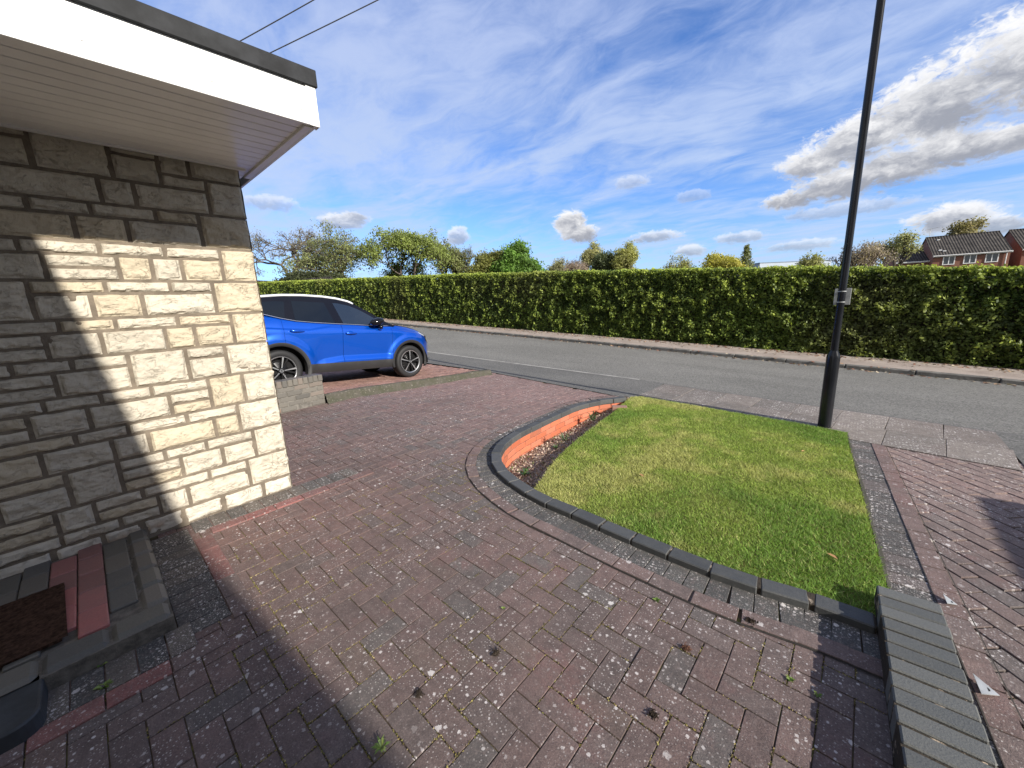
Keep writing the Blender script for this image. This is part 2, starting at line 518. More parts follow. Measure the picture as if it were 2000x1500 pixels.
M['grass'] = leafy('grass_blade', 0.3, 0.55, 0.25)
M['hedge_leaf'] = leafy('hedge_leaf', 0.30, 0.5, 0.22)
M['tree_leaf'] = leafy('tree_leaf', 0.35, 0.55, 0.25)
M['weed'] = leafy('weed_leaf', 0.3, 0.5, 0.3)
M['bark'] = plain('bark', (0.085, 0.068, 0.052), 0.9, var=0.35, scale=2.0)
M['pale_bark'] = plain('pale_bark', (0.20, 0.165, 0.135), 0.9, var=0.3, scale=2.0)
M['twig'] = plain('hedge_twig', (0.035, 0.028, 0.02), 0.95, var=0.3, scale=6)
def stone(t):
    base = attr(t)
    n = t.noise(t.co, 10, 6, 0.65); f = t.noise(t.co, 55, 6, 0.7); v = t.noise(t.mapping(t.co, (1, 1.3, 2.2)), 5, 5, 0.7, 0.8)
    c = t.mix(t.ramp(n, .35, .7, 0, .35), base, t.mix(0.45, base, (0.34, 0.29, 0.215)))
    c = t.mix(t.ramp(v, .52, .72, 0, .28), c, (0.34, 0.295, 0.235))
    c = t.mix(t.ramp(f, .60, .78, 0, .18), c, (0.30, 0.27, 0.22))
    cr = t.noise(t.mapping(t.co, (1, 1.0, 1.7)), 7.5, 5, 0.62, 1.6)
    crack = t.ramp(t.math('ABSOLUTE', t.math('SUBTRACT', cr, 0.5)), 0.0, 0.022, 1.0, 0.0)
    crack = t.math('MULTIPLY', crack, t.ramp(n, .40, .60))
    c = t.mix(t.math('MULTIPLY', crack, 0.20), c, (0.19, 0.155, 0.115))
    h = t.math('ADD', t.math('MULTIPLY', f, 0.55), t.noise(t.co, 26, 6, 0.6))
    h = t.math('SUBTRACT', h, t.math('MULTIPLY', crack, 0.5))
    setp(t, c, 0.85, spec=0.2, bump=h, bump_h=0.006)
M['stone'] = material('rock_faced_stone', stone)
M['mortar'] = plain('mortar', (0.145, 0.118, 0.088), 0.95, var=0.25, scale=12, bump=0.004)
def upvc(t):
    n = t.noise(t.mapping(t.co, (1, 2.5, 6)), 5, 5, 0.7)
    c = t.mix(t.ramp(n, 0.55, 0.8, 0, 0.22), (0.76, 0.76, 0.75), (0.50, 0.50, 0.48))
    setp(t, c, 0.35, spec=0.5)
M['upvc'] = material('white_upvc', upvc)
M['soffit'] = plain('white_soffit', (0.80, 0.79, 0.77), 0.28, var=0.05, scale=3)
M['seam'] = plain('dark_seam', (0.10, 0.095, 0.09), 0.8, var=0.1)
M['seam_soil'] = plain('dark_joint_soil', (0.022, 0.018, 0.015), 0.95, var=0.5, scale=40)
M['roof_trim'] = plain('dark_roof_trim', (0.017, 0.018, 0.020), 0.65, var=0.4, scale=9, spec=0.2)
M['felt'] = plain('roof_felt', (0.06, 0.06, 0.06), 0.95, var=0.3, scale=5, bump=0.004)
M['render'] = plain('painted_wall', (0.55, 0.50, 0.42), 0.9, var=0.1, bump=0.003)
M['coir'] = plain('coir_mat', (0.070, 0.040, 0.028), 1.0, var=0.5, scale=60, bump=0.01, spec=0.05)
M['rubber'] = plain('black_rubber', (0.030, 0.034, 0.038), 0.62, var=0.25, scale=10, bump=0.001)
def eng(t):
    base = attr(t)
    n = t.noise(t.co, 18, 5, 0.65); f = t.noise(t.co, 140, 3, 0.7)
    c = t.mix(t.ramp(n, .35, .75, 0, .35), base, t.mix(0.6, base, (0.13, 0.125, 0.11)))
    c = t.mix(1.0, c, t.mix(f, (0.7, 0.7, 0.7), (1.3, 1.3, 1.3)), 'MULTIPLY')
    setp(t, c, 0.62, spec=0.4, bump=f, bump_h=0.002)
M['brick'] = material('coloured_brick', eng)
M['wall_mortar'] = plain('pale_mortar', (0.30, 0.25, 0.19), 0.95, var=0.35, scale=25, bump=0.004)
M['orange_mortar'] = plain('orange_mortar', (0.22, 0.085, 0.05), 0.95, var=0.5, scale=25)
def patchy(t):
    n = t.noise(t.co, 16, 4, 0.6); g = t.noise(t.co, 60, 4, 0.7)
    setp(t, t.mix(t.ramp(n, 0.56, 0.64), t.mix(g, (0.025, 0.02, 0.016), (0.07, 0.058, 0.045)), (0.36, 0.29, 0.22)), 0.95, spec=0.1, bump=g, bump_h=0.006)
M['patchy_mortar'] = material('patchy_mortar', patchy)
M['grey_mortar'] = plain('grey_mortar', (0.13, 0.12, 0.105), 0.95, var=0.3, scale=20, bump=0.004)
M['dark_mortar'] = plain('dark_mortar', (0.11, 0.098, 0.082), 0.95, var=0.4, scale=25, bump=0.004)
M['galv'] = plain('galvanised_metal', (0.36, 0.37, 0.37), 0.5, 0.35, var=0.18, scale=14)
M['black_paint'] = plain('black_gloss_paint', (0.012, 0.013, 0.016), 0.16, var=0.2, scale=4, spec=0.3)
M['lamp_glass'] = plain('lamp_cover', (0.5, 0.5, 0.48), 0.2, var=0.05)
def mossy(t):
    n = t.noise(t.co, 7, 6, 0.7); g = t.noise(t.co, 30, 5, 0.7)
    c = t.mix(t.ramp(n, .35, .65), (0.082, 0.075, 0.063), (0.06, 0.06, 0.042))
    c = t.mix(t.ramp(g, .58, .72, 0, .8), c, (0.34, 0.32, 0.27))
    c = t.mix(t.ramp(t.noise(t.mapping(t.co, loc=(4, 2, 1)), 13, 5, .7), .56, .7, 0, .7), c, (0.05, 0.05, 0.04))
    setp(t, c, 0.95, spec=0.15, bump=g, bump_h=0.012)
M['mossy'] = material('mossy_concrete', mossy)
M['cable'] = plain('cable_sheath', (0.02, 0.02, 0.02), 0.6)
M['litter'] = leafy('dead_leaf', 0.1, 0.8, 0.15)
# car
def paint(t):
    lw = t.node('ShaderNodeLayerWeight'); lw.inputs[0].default_value = 0.35
    c = t.mix(lw.outputs['Facing'], (0.0, 0.085, 0.53), (0.0, 0.028, 0.27))
    setp(t, c, 0.28, 0.55, 0.5, 0.9)
M['car_paint'] = material('blue_metallic_paint', paint)
M['gloss_black'] = plain('gloss_black_trim', (0.006, 0.006, 0.008), 0.10, var=0.05, spec=0.35)
M['clear_glass'] = plain('clear_window_glass', (0.012, 0.016, 0.02), 0.015, var=0.05, spec=1.0, coat=0.5)
M['car_glass'] = plain('tinted_glass', (0.006, 0.008, 0.011), 0.02, var=0.05, spec=0.45)
M['cladding'] = plain('grey_plastic_cladding', (0.022, 0.022, 0.023), 0.55, var=0.1)
M['tyre'] = plain('tyre_rubber', (0.009, 0.009, 0.010), 0.7, var=0.15, scale=20)
M['rim_black'] = plain('black_alloy', (0.012, 0.012, 0.013), 0.3, 0.2)
M['rim_silver'] = plain('machined_alloy', (0.62, 0.63, 0.65), 0.25, 0.85, var=0.05)
M['rail'] = plain('satin_silver_rail', (0.66, 0.68, 0.71), 0.38, 0.25, var=0.03)
M['chrome'] = plain('bright_trim', (0.70, 0.72, 0.75), 0.15, 0.9, var=0.03)
M['underbody'] = plain('underbody', (0.006, 0.006, 0.006), 0.9)
M['lens'] = plain('lamp_lens', (0.55, 0.58, 0.62), 0.05, 0.1, var=0.05, coat=0.5)
M['van_paint'] = plain('silver_van_paint', (0.42, 0.43, 0.45), 0.3, 0.4, var=0.03, coat=0.6)
# far houses
def brickwall(name, c1, c2, mort):
    def b(t):
        nd = t.node('ShaderNodeTexBrick')
        sp = t.node('ShaderNodeSeparateXYZ'); t.l.new(t.co, sp.inputs[0])
        cb = t.node('ShaderNodeCombineXYZ')
        t.put(cb.inputs[0], t.math('ADD', sp.outputs[0], sp.outputs[1])); t.put(cb.inputs[1], sp.outputs[2])
        t.l.new(cb.outputs[0], nd.inputs['Vector'])
        for k, v in (('Color1', c1), ('Color2', c2), ('Mortar', mort)): t.put(nd.inputs[k], v)
        nd.inputs['Scale'].default_value = 1.0
        nd.inputs['Brick Width'].default_value = 0.225; nd.inputs['Row Height'].default_value = 0.075
        nd.inputs['Mortar Size'].default_value = 0.01
        n = t.noise(t.co, 1.5, 4)
        setp(t, t.mix(t.ramp(n, .3, .7, 0, .3), nd.outputs[0], tuple(x * .6 for x in c1)), 0.9, spec=0.2)
    return material(name, b)
M['red_brick'] = brickwall('red_brickwork', (0.24, 0.085, 0.055), (0.19, 0.065, 0.045), (0.25, 0.2, 0.16))
def tiles(t):
    wv = t.node('ShaderNodeTexWave'); wv.bands_direction = 'X'
    t.l.new(t.co, wv.inputs[0]); wv.inputs['Scale'].default_value = 1.05; wv.inputs['Distortion'].default_value = 0.4
    wz = t.node('ShaderNodeTexWave'); wz.bands_direction = 'Z'
    t.l.new(t.co, wz.inputs[0]); wz.inputs['Scale'].default_value = 1.9
    n = t.noise(t.co, 1.3, 5, .65)
    c = t.mix(t.ramp(n, .3, .7), (0.040, 0.036, 0.033), (0.085, 0.076, 0.068))
    k = t.math('MULTIPLY', t.ramp(wv.outputs['Fac'], 0, 1, .55, 1.2), t.ramp(wz.outputs['Fac'], 0, .5, .6, 1.0))
    cc = t.node('ShaderNodeCombineColor')
    for i in range(3): t.put(cc.inputs[i], k)
    setp(t, t.mix(1.0, c, cc.outputs[0], 'MULTIPLY'), 0.9, spec=0.2, bump=wv.outputs['Fac'], bump_h=0.05)
M['tiles'] = material('roof_tiles', tiles)
M['white_trim'] = plain('white_trim', (0.75, 0.75, 0.74), 0.5, var=0.05)
M['pane'] = plain('window_pane', (0.03, 0.04, 0.05), 0.05, var=0.1, spec=0.8)
M['white_clad'] = plain('pale_cladding', (0.30, 0.35, 0.42), 0.6, var=0.06, scale=1)

# ------------------------------------------------------------------ paving
def pave(name, B, mat, lift=0.0, gap=0.0042, bevel=0.0018, tilt=0.0018, zf=gz, parent=None, depth=0.03):
    """B rows: cx, cy, angle, length, width, r, g, b -> one mesh of separate blocks"""
    B = np.asarray(B, float)
    n = len(B)
    jit = rng.normal(0, 1, (n, 4))
    ang = B[:, 2] + jit[:, 0] * 0.006
    ca, sa = np.cos(ang), np.sin(ang)
    hl, hw = B[:, 3] / 2 - gap / 2, B[:, 4] / 2 - gap / 2
    gx, gy = jit[:, 1] * tilt * 3, jit[:, 2] * tilt * 3
    base = zf(B[:, 0], B[:, 1]) + lift + jit[:, 3] * tilt * 0.5
    eps = 0.2
    sx = (zf(B[:, 0] + eps, B[:, 1]) - zf(B[:, 0] - eps, B[:, 1])) / (2 * eps)
    sy = (zf(B[:, 0], B[:, 1] + eps) - zf(B[:, 0], B[:, 1] - eps)) / (2 * eps)
    V = np.zeros((n, 12, 3))
    for r, (inset, dz_) in enumerate(((0, -depth), (0, -bevel), (bevel, 0))):
        for k, (a, b) in enumerate(((-1, -1), (1, -1), (1, 1), (-1, 1))):
            lx, ly = a * (hl - inset), b * (hw - inset)
            X = lx * ca - ly * sa; Y = lx * sa + ly * ca
            V[:, r * 4 + k, 0] = B[:, 0] + X
            V[:, r * 4 + k, 1] = B[:, 1] + Y
            V[:, r * 4 + k, 2] = base + dz_ + X * (sx + gx * .6) + Y * (sy + gy * .6)
    q = [(8, 9, 10, 11)]
    for k in range(4):
        k2 = (k + 1) % 4
        q += [(k, k2, 4 + k2, 4 + k), (4 + k, 4 + k2, 8 + k2, 8 + k)]
    F = (np.array(q)[None] + (np.arange(n) * 12)[:, None, None]).reshape(-1, 4)
    cols = np.repeat(B[:, 5:8], 12, axis=0)
    return np_mesh(name, V.reshape(-1, 3), F, mat, cols, parent)
def pick(pal, wts=None):
    c = np.array(pal[rng.choice(len(pal), p=wts)])
    return tuple(c * rng.uniform(0.9, 1.1))
RED_PAL = [(0.178, 0.124, 0.113), (0.168, 0.120, 0.110), (0.158, 0.121, 0.112), (0.142, 0.124, 0.116), (0.184, 0.134, 0.115)]
RED_W = [0.33, 0.28, 0.2, 0.12, 0.07]
PINK_PAL = [(0.32, 0.115, 0.105), (0.26, 0.11, 0.10), (0.22, 0.105, 0.095)]
DARK_PAL = [(0.072, 0.074, 0.071), (0.082, 0.082, 0.077), (0.062, 0.064, 0.062)]
STEP_GREY = [(0.112, 0.104, 0.088), (0.092, 0.088, 0.080), (0.128, 0.114, 0.096)]
def herring(x0, x1, y0, y1, rot=0.0, origin=(0, 0), unit=0.1015):
    """90 degree herringbone, turned by rot about origin; returns centre, angle"""
    out = []
    c, s = math.cos(rot), math.sin(rot)
    rad = max(abs(x1 - x0), abs(y1 - y0)) * 1.5
    n = int(rad / unit) + 2
    for i in range(-n, n):
        for j in range(-n, n):
            k = (i - j) % 4
            if k == 0: lx, ly, a = (i + 1.0) * unit, (j + 0.5) * unit, 0.0
            elif k == 2: lx, ly, a = (i + 0.5) * unit, (j) * unit, math.pi / 2
            else: continue
            X = origin[0] + lx * c - ly * s; Y = origin[1] + lx * s + ly * c
            if x0 <= X <= x1 and y0 <= Y <= y1: out.append((X, Y, a + rot))
    return out
def catmull(pts, step):
    P = [Vector((p[0], p[1])) for p in pts]
    P = [P[0] * 2 - P[1]] + P + [P[-1] * 2 - P[-2]]
    fine = []
    for i in range(1, len(P) - 2):
        for k in range(24):
            t = k / 24
            fine.append(0.5 * ((2 * P[i]) + (P[i + 1] - P[i - 1]) * t + (2 * P[i - 1] - 5 * P[i] + 4 * P[i + 1] - P[i + 2]) * t * t
                               + (3 * P[i] - P[i - 1] - 3 * P[i + 1] + P[i + 2]) * t ** 3))
    fine.append(P[-2])
    out, acc, nxt = [], 0.0, 0.0
    for a, b in zip(fine, fine[1:]):
        L = (b - a).length
        while L > 0 and nxt <= acc + L:
            t = (nxt - acc) / L
            d = (b - a).normalized()
            out.append((a.x + (b.x - a.x) * t, a.y + (b.y - a.y) * t, d.x, d.y))
            nxt += step
        acc += L
    return out
KERB = [(0.20, 2.135), (-0.03, 2.12), (-0.21, 2.09), (-0.44, 2.06), (-0.9, 2.055), (-1.32, 2.07), (-1.72, 2.09), (-2.1, 2.18),
        (-2.38, 2.31), (-2.6, 2.5), (-2.76, 2.76), (-2.86, 3.1), (-2.90, 3.5), (-2.93, 4.0), (-2.93, 4.5), (-2.83, 4.9), (-2.66, 5.2), (-2.55, 5.38)]
# along KERB (right to left) the drive lies on the left hand of travel for +offset: n = (dy,-dx) points to the lawn
PATH = np.array(catmull(KERB, 0.03))
def drive_side(x, y):
    """distance from the kerb line, positive on the driveway side"""
    d2 = (PATH[:, 0] - x) ** 2 + (PATH[:, 1] - y) ** 2
    k = int(d2.argmin())
    side = (x - PATH[k, 0]) * (-PATH[k, 3]) + (y - PATH[k, 1]) * PATH[k, 2]
    return math.sqrt(d2[k]) * (1 if side > 0 else -1)
def offset_course(step, off, start=0.0):
    return [(x - dy_ * off, y + dx_ * off, math.atan2(dy_, dx_)) for x, y, dx_, dy_ in catmull(KERB, step)]
def y_edge(X):
    X = np.asarray(X, float)
    return np.where(X > -3, 6.33 - 0.1 * X, 6.63 - 0.03 * (X + 3))
def y_drive_end(X):
    return 5.40 - 0.127 * (X + 2.6)

# which side is positive: test with a point known to be on the drive
_sgn = 1 if drive_side(-1.3, 1.0) > 0 else -1
def dside(x, y): return _sgn * drive_side(x, y)

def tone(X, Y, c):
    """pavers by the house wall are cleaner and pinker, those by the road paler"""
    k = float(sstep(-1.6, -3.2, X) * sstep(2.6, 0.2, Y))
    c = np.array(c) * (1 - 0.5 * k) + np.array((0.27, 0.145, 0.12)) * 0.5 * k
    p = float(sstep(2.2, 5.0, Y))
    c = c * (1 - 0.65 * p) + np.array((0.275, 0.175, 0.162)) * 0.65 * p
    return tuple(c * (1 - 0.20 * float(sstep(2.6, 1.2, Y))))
blocks = []
for X, Y, a in herring(-6.42, 0.45, -2.6, 5.95, origin=(-0.98, 1.11)):
    if Y > y_drive_end(X) + 0.05: continue
    if X < -3.52 and Y < 1.0: continue
    if X < -2.40 and Y < 0.06: continue
    if dside(X, Y) < 0.16 and X < 0.2 and Y > 1.8: continue
    if X > 0.30 and Y > -3: continue
    if dside(X, Y) < 0.16 and Y > 1.95: continue
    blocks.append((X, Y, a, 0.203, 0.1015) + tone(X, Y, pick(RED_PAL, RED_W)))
tag(pave('driveway', blocks, M['paver']), kind='structure')
def joint_sheet(xs, ys, keep, lift=-0.006, zf=gz):
    A = Acc()
    for x0, x1 in zip(xs, xs[1:]):
        for y0, y1 in zip(ys, ys[1:]):
            if keep((x0 + x1) / 2, (y0 + y1) / 2):
                A.poly([(x, y, float(zf(x, y)) + lift) for x, y in ((x0, y0), (x1, y0), (x1, y1), (x0, y1))])
    return tag(A.build('driveway_bed', M['joint']), kind='structure')
joint_sheet(np.linspace(-6.5, 0.6, 90), np.linspace(-3, 6.0, 110), lambda x, y: not (y > 2.0 and dside(x, y) < -0.05) and y < y_drive_end(x) + 0.2)
edge = []
for x, y, a in offset_course(0.1035, 0.05 * _sgn):
    edge.append((x, y, a + math.pi / 2, 0.20, 0.1035) + pick(DARK_PAL))
red = []
for x, y, a in offset_course(0.205, 0.195 * _sgn):
    red.append((x, y, a, 0.207, 0.10) + pick(RED_PAL[:3]))
# along the house wall
for k in range(11):
    y = 0.33 + k * 0.11 - 0.0
    edge.append((-3.445, y, 0, 0.20, 0.108) + pick(STEP_GREY))
    if y < 1.5: pass
for k in range(6):
    red.append((-3.29, 0.46 + k * 0.205, math.pi / 2, 0.203, 0.10) + pick(PINK_PAL if k < 3 else [(0.22, 0.115, 0.105), (0.19, 0.11, 0.10)]))
for k in range(12):   # by the side of the doorstep
    edge.append((-3.42 + k * 0.1015, 0.152, math.pi / 2, 0.20, 0.1005) + pick(DARK_PAL if k > 6 else STEP_GREY))
for k in range(5):
    red.append((-3.13 + k * 0.205, 0.303, 0, 0.203, 0.10) + pick(PINK_PAL if k < 3 else RED_PAL[:2]))
for k in range(24):   # in front of the doorstep
    edge.append((-2.262, 0.10 - k * 0.1015 - 0.05, 0, 0.20, 0.1005) + pick(DARK_PAL + STEP_GREY))
for k in range(12):
    red.append((-2.11, 0.10 - k * 0.205, math.pi / 2, 0.203, 0.10) + pick(PINK_PAL if k in (1, 2, 4, 5, 8) else RED_PAL[:2]))
tag(pave('paving_border', edge, M['border_paver'], lift=0.006), kind='structure')
tag(pave('paving_border', red, M['paver'], lift=0.008), kind='structure')

jl = Acc()
oc = [(x - dy_ * 0.249, y + dx_ * 0.249, -dy_, dx_) for x, y, dx_, dy_ in catmull(KERB, 0.03)]
for (xa, ya, na, ma), (xb, yb, nb_, mb) in zip(oc, oc[1:]):
    wd_ = 0.0065
    jl.poly([(xa, ya, float(gz(xa, ya)) + 0.0088), (xb, yb, float(gz(xb, yb)) + 0.0088), (xb + nb_ * wd_, yb + mb * wd_, float(gz(xb, yb)) + 0.004), (xa + na * wd_, ya + ma * wd_, float(gz(xa, ya)) + 0.004)][::-1])
tag(jl.build('paving_joint', M['seam_soil']), kind='structure')

# right hand drive: soldier and stretcher border, then 45 degree herringbone
lx = lambda Y: 0.02 + (5.25 - Y) * 0.089
sa_ = math.atan2(1, -0.089)
rd, rdb, rdr = [], [], []
for k in range(80):
    Y = 5.12 - k * 0.1015
    rdb.append((lx(Y) + 0.095, Y, sa_ + math.pi / 2, 0.20, 0.1005) + pick(DARK_PAL + [(0.12, 0.105, 0.10)]))
for k in range(40):
    Y = 5.05 - k * 0.204
    rdr.append((lx(Y) + 0.212, Y, sa_, 0.202, 0.10) + pick(RED_PAL[:3]))
def stretcher(x0, x1, y0, y1, rot, origin, l=0.2035, wd=0.1015):
    c, s = math.cos(rot), math.sin(rot)
    out = []
    for j in range(-90, 90):
        for i in range(-45, 45):
            a, b = (i + 0.5 * (j % 2)) * l, j * wd
            X, Y = origin[0] + a * c - b * s, origin[1] + a * s + b * c
            if x0 <= X <= x1 and y0 <= Y <= y1: out.append((X, Y, rot))
    return out
for X, Y, a in stretcher(0.2, 5.2, -2.5, 5.3, R(-47), (0.8, 3.0)):
    if X < lx(Y) + 0.18 or Y > 5.28 - 0.1 * X: continue
    c = np.array(pick(RED_PAL, RED_W)) * 0.6 + np.array((0.135, 0.112, 0.103)) * 0.4
    p = 0.55 * float(sstep(2.8, 4.6, Y))
    c = c * (1 - p) + np.array((0.30, 0.215, 0.19)) * p
    rd.append((X, Y, a, 0.203, 0.1015) + tuple(c))
tag(pave('driveway', rd, M['right_paver'], gap=0.009, tilt=0.0025), kind='structure')
tag(pave('paving_border', rdb, M['border_paver'], lift=0.005), kind='structure')
tag(pave('paving_border', rdr, M['paver'], lift=0.008), kind='structure')
tag(sheet('driveway_bed', np.linspace(0.2, 5.4, 20), np.linspace(-3, 5.4, 60), -0.014, M['seam_soil']), kind='structure')

for o_ in (0.164, 0.266):
    jl = Acc()
    for k in range(60):
        ya_, yb_ = 5.15 - k * 0.1, 5.05 - k * 0.1
        for_z = 0.0088 if o_ < 0.2 else 0.0085
        jl.poly([(lx(ya_) + o_, ya_, float(gz(0.3, ya_)) + for_z), (lx(ya_) + o_ + .006, ya_, float(gz(0.3, ya_)) + for_z - .002), (lx(yb_) + o_ + .006, yb_, float(gz(0.3, yb_)) + for_z - .002), (lx(yb_) + o_, yb_, float(gz(0.3, yb_)) + for_z)][::-1])
    tag(jl.build('paving_joint', M['seam_soil']), kind='structure')
# pavement slabs
sl = []
SLAB = [(0.20, 0.176, 0.155), (0.175, 0.158, 0.14), (0.225, 0.20, 0.175), (0.16, 0.147, 0.132)]
xs_ = [-2.42, -1.9, -1.41, -0.95, -0.5, -0.06, 0.37, 0.80, 1.22]
for x0, x1 in zip(xs_, xs_[1:]):
    xc = (x0 + x1) / 2; ye = float(y_edge(xc)) - 0.02
    a = math.atan(-0.1)
    d1 = 0.60 if xc > -0.1 else 0.50
    d2 = 0.60 if xc > -0.1 else 0.5
    sl.append((xc - 0.05 * d1, ye - d1 / 2, a, x1 - x0, d1) + pick(SLAB))
    sl.append((xc - 0.1 * d1 - 0.05 * d2 + 0.02, ye - d1 - d2 / 2 - 0.002, a, x1 - x0, d2) + pick(SLAB))
for k in range(6):
    xc = 1.22 + 0.3 + k * 0.6
    sl.append((xc, float(y_edge(xc)) - 0.85, math.atan(-0.1), 0.6, 0.5) + pick(SLAB))
tag(pave('pavement', sl, M['slab'], lift=0.010, gap=0.003, bevel=0.002, tilt=0.0008), kind='structure')
def strip(name, x0, x1, ya, yb, lift, mat, nx=60, ny=8, zf=gz):
    X = np.linspace(x0, x1, nx)[None, :] + np.zeros((ny, 1))
    t = np.linspace(0, 1, ny)[:, None]
    Y = ya(X[0])[None, :] * (1 - t) + yb(X[0])[None, :] * t
    V = np.stack([X, Y, zf(X, Y) + lift], -1).reshape(-1, 3)
    i = np.arange(nx - 1)[None, :] + nx * np.arange(ny - 1)[:, None]
    F = np.stack([i, i + 1, i + nx + 1, i + nx], -1).reshape(-1, 4)
    return tag(np_mesh(name, V, F, mat, smooth=True), kind='structure')
arr = lambda c: (lambda X: np.asarray(X) * 0 + c)
strip('tarmac_crossing', -16, -2.43, lambda X: y_drive_end(np.maximum(X, -6.2)), lambda X: y_edge(X) - 0.02, 0.010, M['tarmac'])
strip('pavement_bed', -2.45, 6, arr(5.0), lambda X: y_edge(X) - 0.005, -0.006, M['joint'])
strip('tarmac_crossing', 1.16, 6, lambda X: y_edge(X) - 1.25, lambda X: y_edge(X) - 0.02, 0.0085, M['tarmac'])
strip('road', -75, 14, y_edge, arr(9.33), 0.004, M['road'], 160, 24)
strip('dropped_kerb', -16, -2.9, lambda X: y_edge(X) - 0.025, lambda X: y_edge(X) + 0.03, 0.014, M['pale_kerb'])
strip('road_edge_joint', -2.9, 6, lambda X: y_edge(X) - 0.022, lambda X: y_edge(X) + 0.018, 0.0065, M['seam'])
# far kerb: stones 0.9 m long
kb = Acc()
for k in range(62):
    x0 = 9.0 - k * 0.915
    xc = x0 - 0.455
    ax = Vector((-1, 0, float(gz(x0 - 0.91, 9.4) - gz(x0, 9.4)) / 0.91)).normalized()
    kb.col = (1, 1, 1)
    kb.box((xc, 9.395 + random.uniform(-.004, .004), float(gz(xc, 9.4)) - 0.035 + random.uniform(-.004, .004)), (0.453, 0.062, 0.11), (ax, Vector((0, 1, 0)), ax.cross(Vector((0, 1, 0))) * 1), 0.012)
tag(kb.build('kerb', M['kerbstone']), kind='structure')
strip('footpath', -75, 14, arr(9.45), arr(12.6), 0.068, M['far_path'], 120, 6)
# neighbour's brick drive dips towards the road
NY = [-6, 0.0, 2.1, 3.4, 4.67, 5.3, 5.9]; NZ = [0.5, 0.36, 0.236, 0.125, 0.032, 0.035, 0.068]
def nz(X, Y): return np.interp(np.asarray(Y, float), NY, NZ) + 0 * np.asarray(X, float)
NB_PAL = [(0.33, 0.185, 0.150), (0.29, 0.165, 0.135), (0.36, 0.215, 0.175)]
nb = []
for X, Y, a in herring(-12.5, -6.05, -0.5, 5.85, origin=(-8, 3), rot=0.0):
    if X > float(np.interp(Y, [2.4, 3.0, 3.8, 4.6, 5.3, 5.9], [-6.45, -6.42, -6.24, -6.09, -5.97, -5.9])): continue
    nb.append((X, Y, a, 0.203, 0.1015) + pick(NB_PAL))
tag(pave('driveway', nb, M['clean_paver'], zf=nz), kind='structure')
joint_sheet(np.linspace(-12.6, -6.0, 60), np.linspace(-0.6, 5.9, 60), lambda x, y: x < float(np.interp(y, [2.4, 3.0, 3.8, 4.6, 5.3, 5.9], [-6.45, -6.42, -6.24, -6.09, -5.97, -5.9])), -0.008, nz)
# ground out to the horizon
gx_ = np.unique(np.concatenate([np.linspace(-900, -70, 14), np.linspace(-70, 14, 90), np.linspace(14, 900, 14)]))
gy_ = np.unique(np.concatenate([np.linspace(-900, -8, 12), np.linspace(-8, 14, 60), np.linspace(14, 120, 20), np.linspace(120, 1500, 14)]))
sheet('ground', gx_, gy_, -0.30, M['earth'])
sheet('field', np.linspace(-75, 40, 60), np.linspace(12.5, 130, 30), 0.0, M['earth'])

# ------------------------------------------------------------------ lawn and bed
off_in = [(x - (-dy_) * -0.0 + (dy_ * 0.10 * _sgn), y - dx_ * 0.10 * _sgn) for x, y, dx_, dy_ in PATH]
kin = [p for p in off_in]
lawn_poly = []
for x, y in kin:
    if x > -1.86 and y < 2.6 and x < 0.24: lawn_poly.append((x, y))
lawn_poly = [(lx(2.24) - 0.02, 2.24)] + lawn_poly
lawn_poly += [(-1.90, 2.42), (-1.98, 2.62), (-2.07, 2.92), (-2.15, 3.3), (-2.22, 3.72), (-2.29, 4.2), (-2.35, 4.67), (-2.40, 4.86), (-2.44, 5.1), (-2.50, 5.40), (-2.4, 5.53)]
for x in (-1.9, -1.4, -0.95, -0.5, -0.15): lawn_poly.append((x, float(y_edge(x)) - 0.02 - 1.0 - 0.02))
lawn_poly.append((lx(5.28) - 0.01, 5.28))
for y in (4.9, 4.3, 3.7, 3.1, 2.6): lawn_poly.append((lx(y) - 0.015 + random.uniform(-.008, .008), y))
LP = np.array(lawn_poly)
def inside(P, x, y):
    r = np.zeros(len(x), bool)
    n = len(P)
    for i in range(n):
        x0, y0 = P[i]; x1, y1 = P[(i + 1) % n]
        c = ((y0 > y) != (y1 > y)) & (x < (x1 - x0) * (y - y0) / (y1 - y0 + 1e-12) + x0)
        r ^= c
    return r
def lawn_z(x, y): return gz(x, y) + 0.028 + 0.012 * (fbm(np.asarray(x) * 1.3, np.asarray(y) * 1.3, 5, 3) - 0.5)
la = Acc()
la.poly([(x, y, float(lawn_z(x, y)) - 0.004) for x, y in lawn_poly][::-1])
n_ = len(lawn_poly)
for i in range(n_):
    (xa, ya), (xb, yb) = lawn_poly[i], lawn_poly[(i + 1) % n_]
    la.poly([(xa, ya, float(lawn_z(xa, ya)) - 0.004), (xb, yb, float(lawn_z(xb, yb)) - 0.004), (xb, yb, -0.3), (xa, ya, -0.3)])
tag(la.build('lawn', M['turf']), kind='structure')
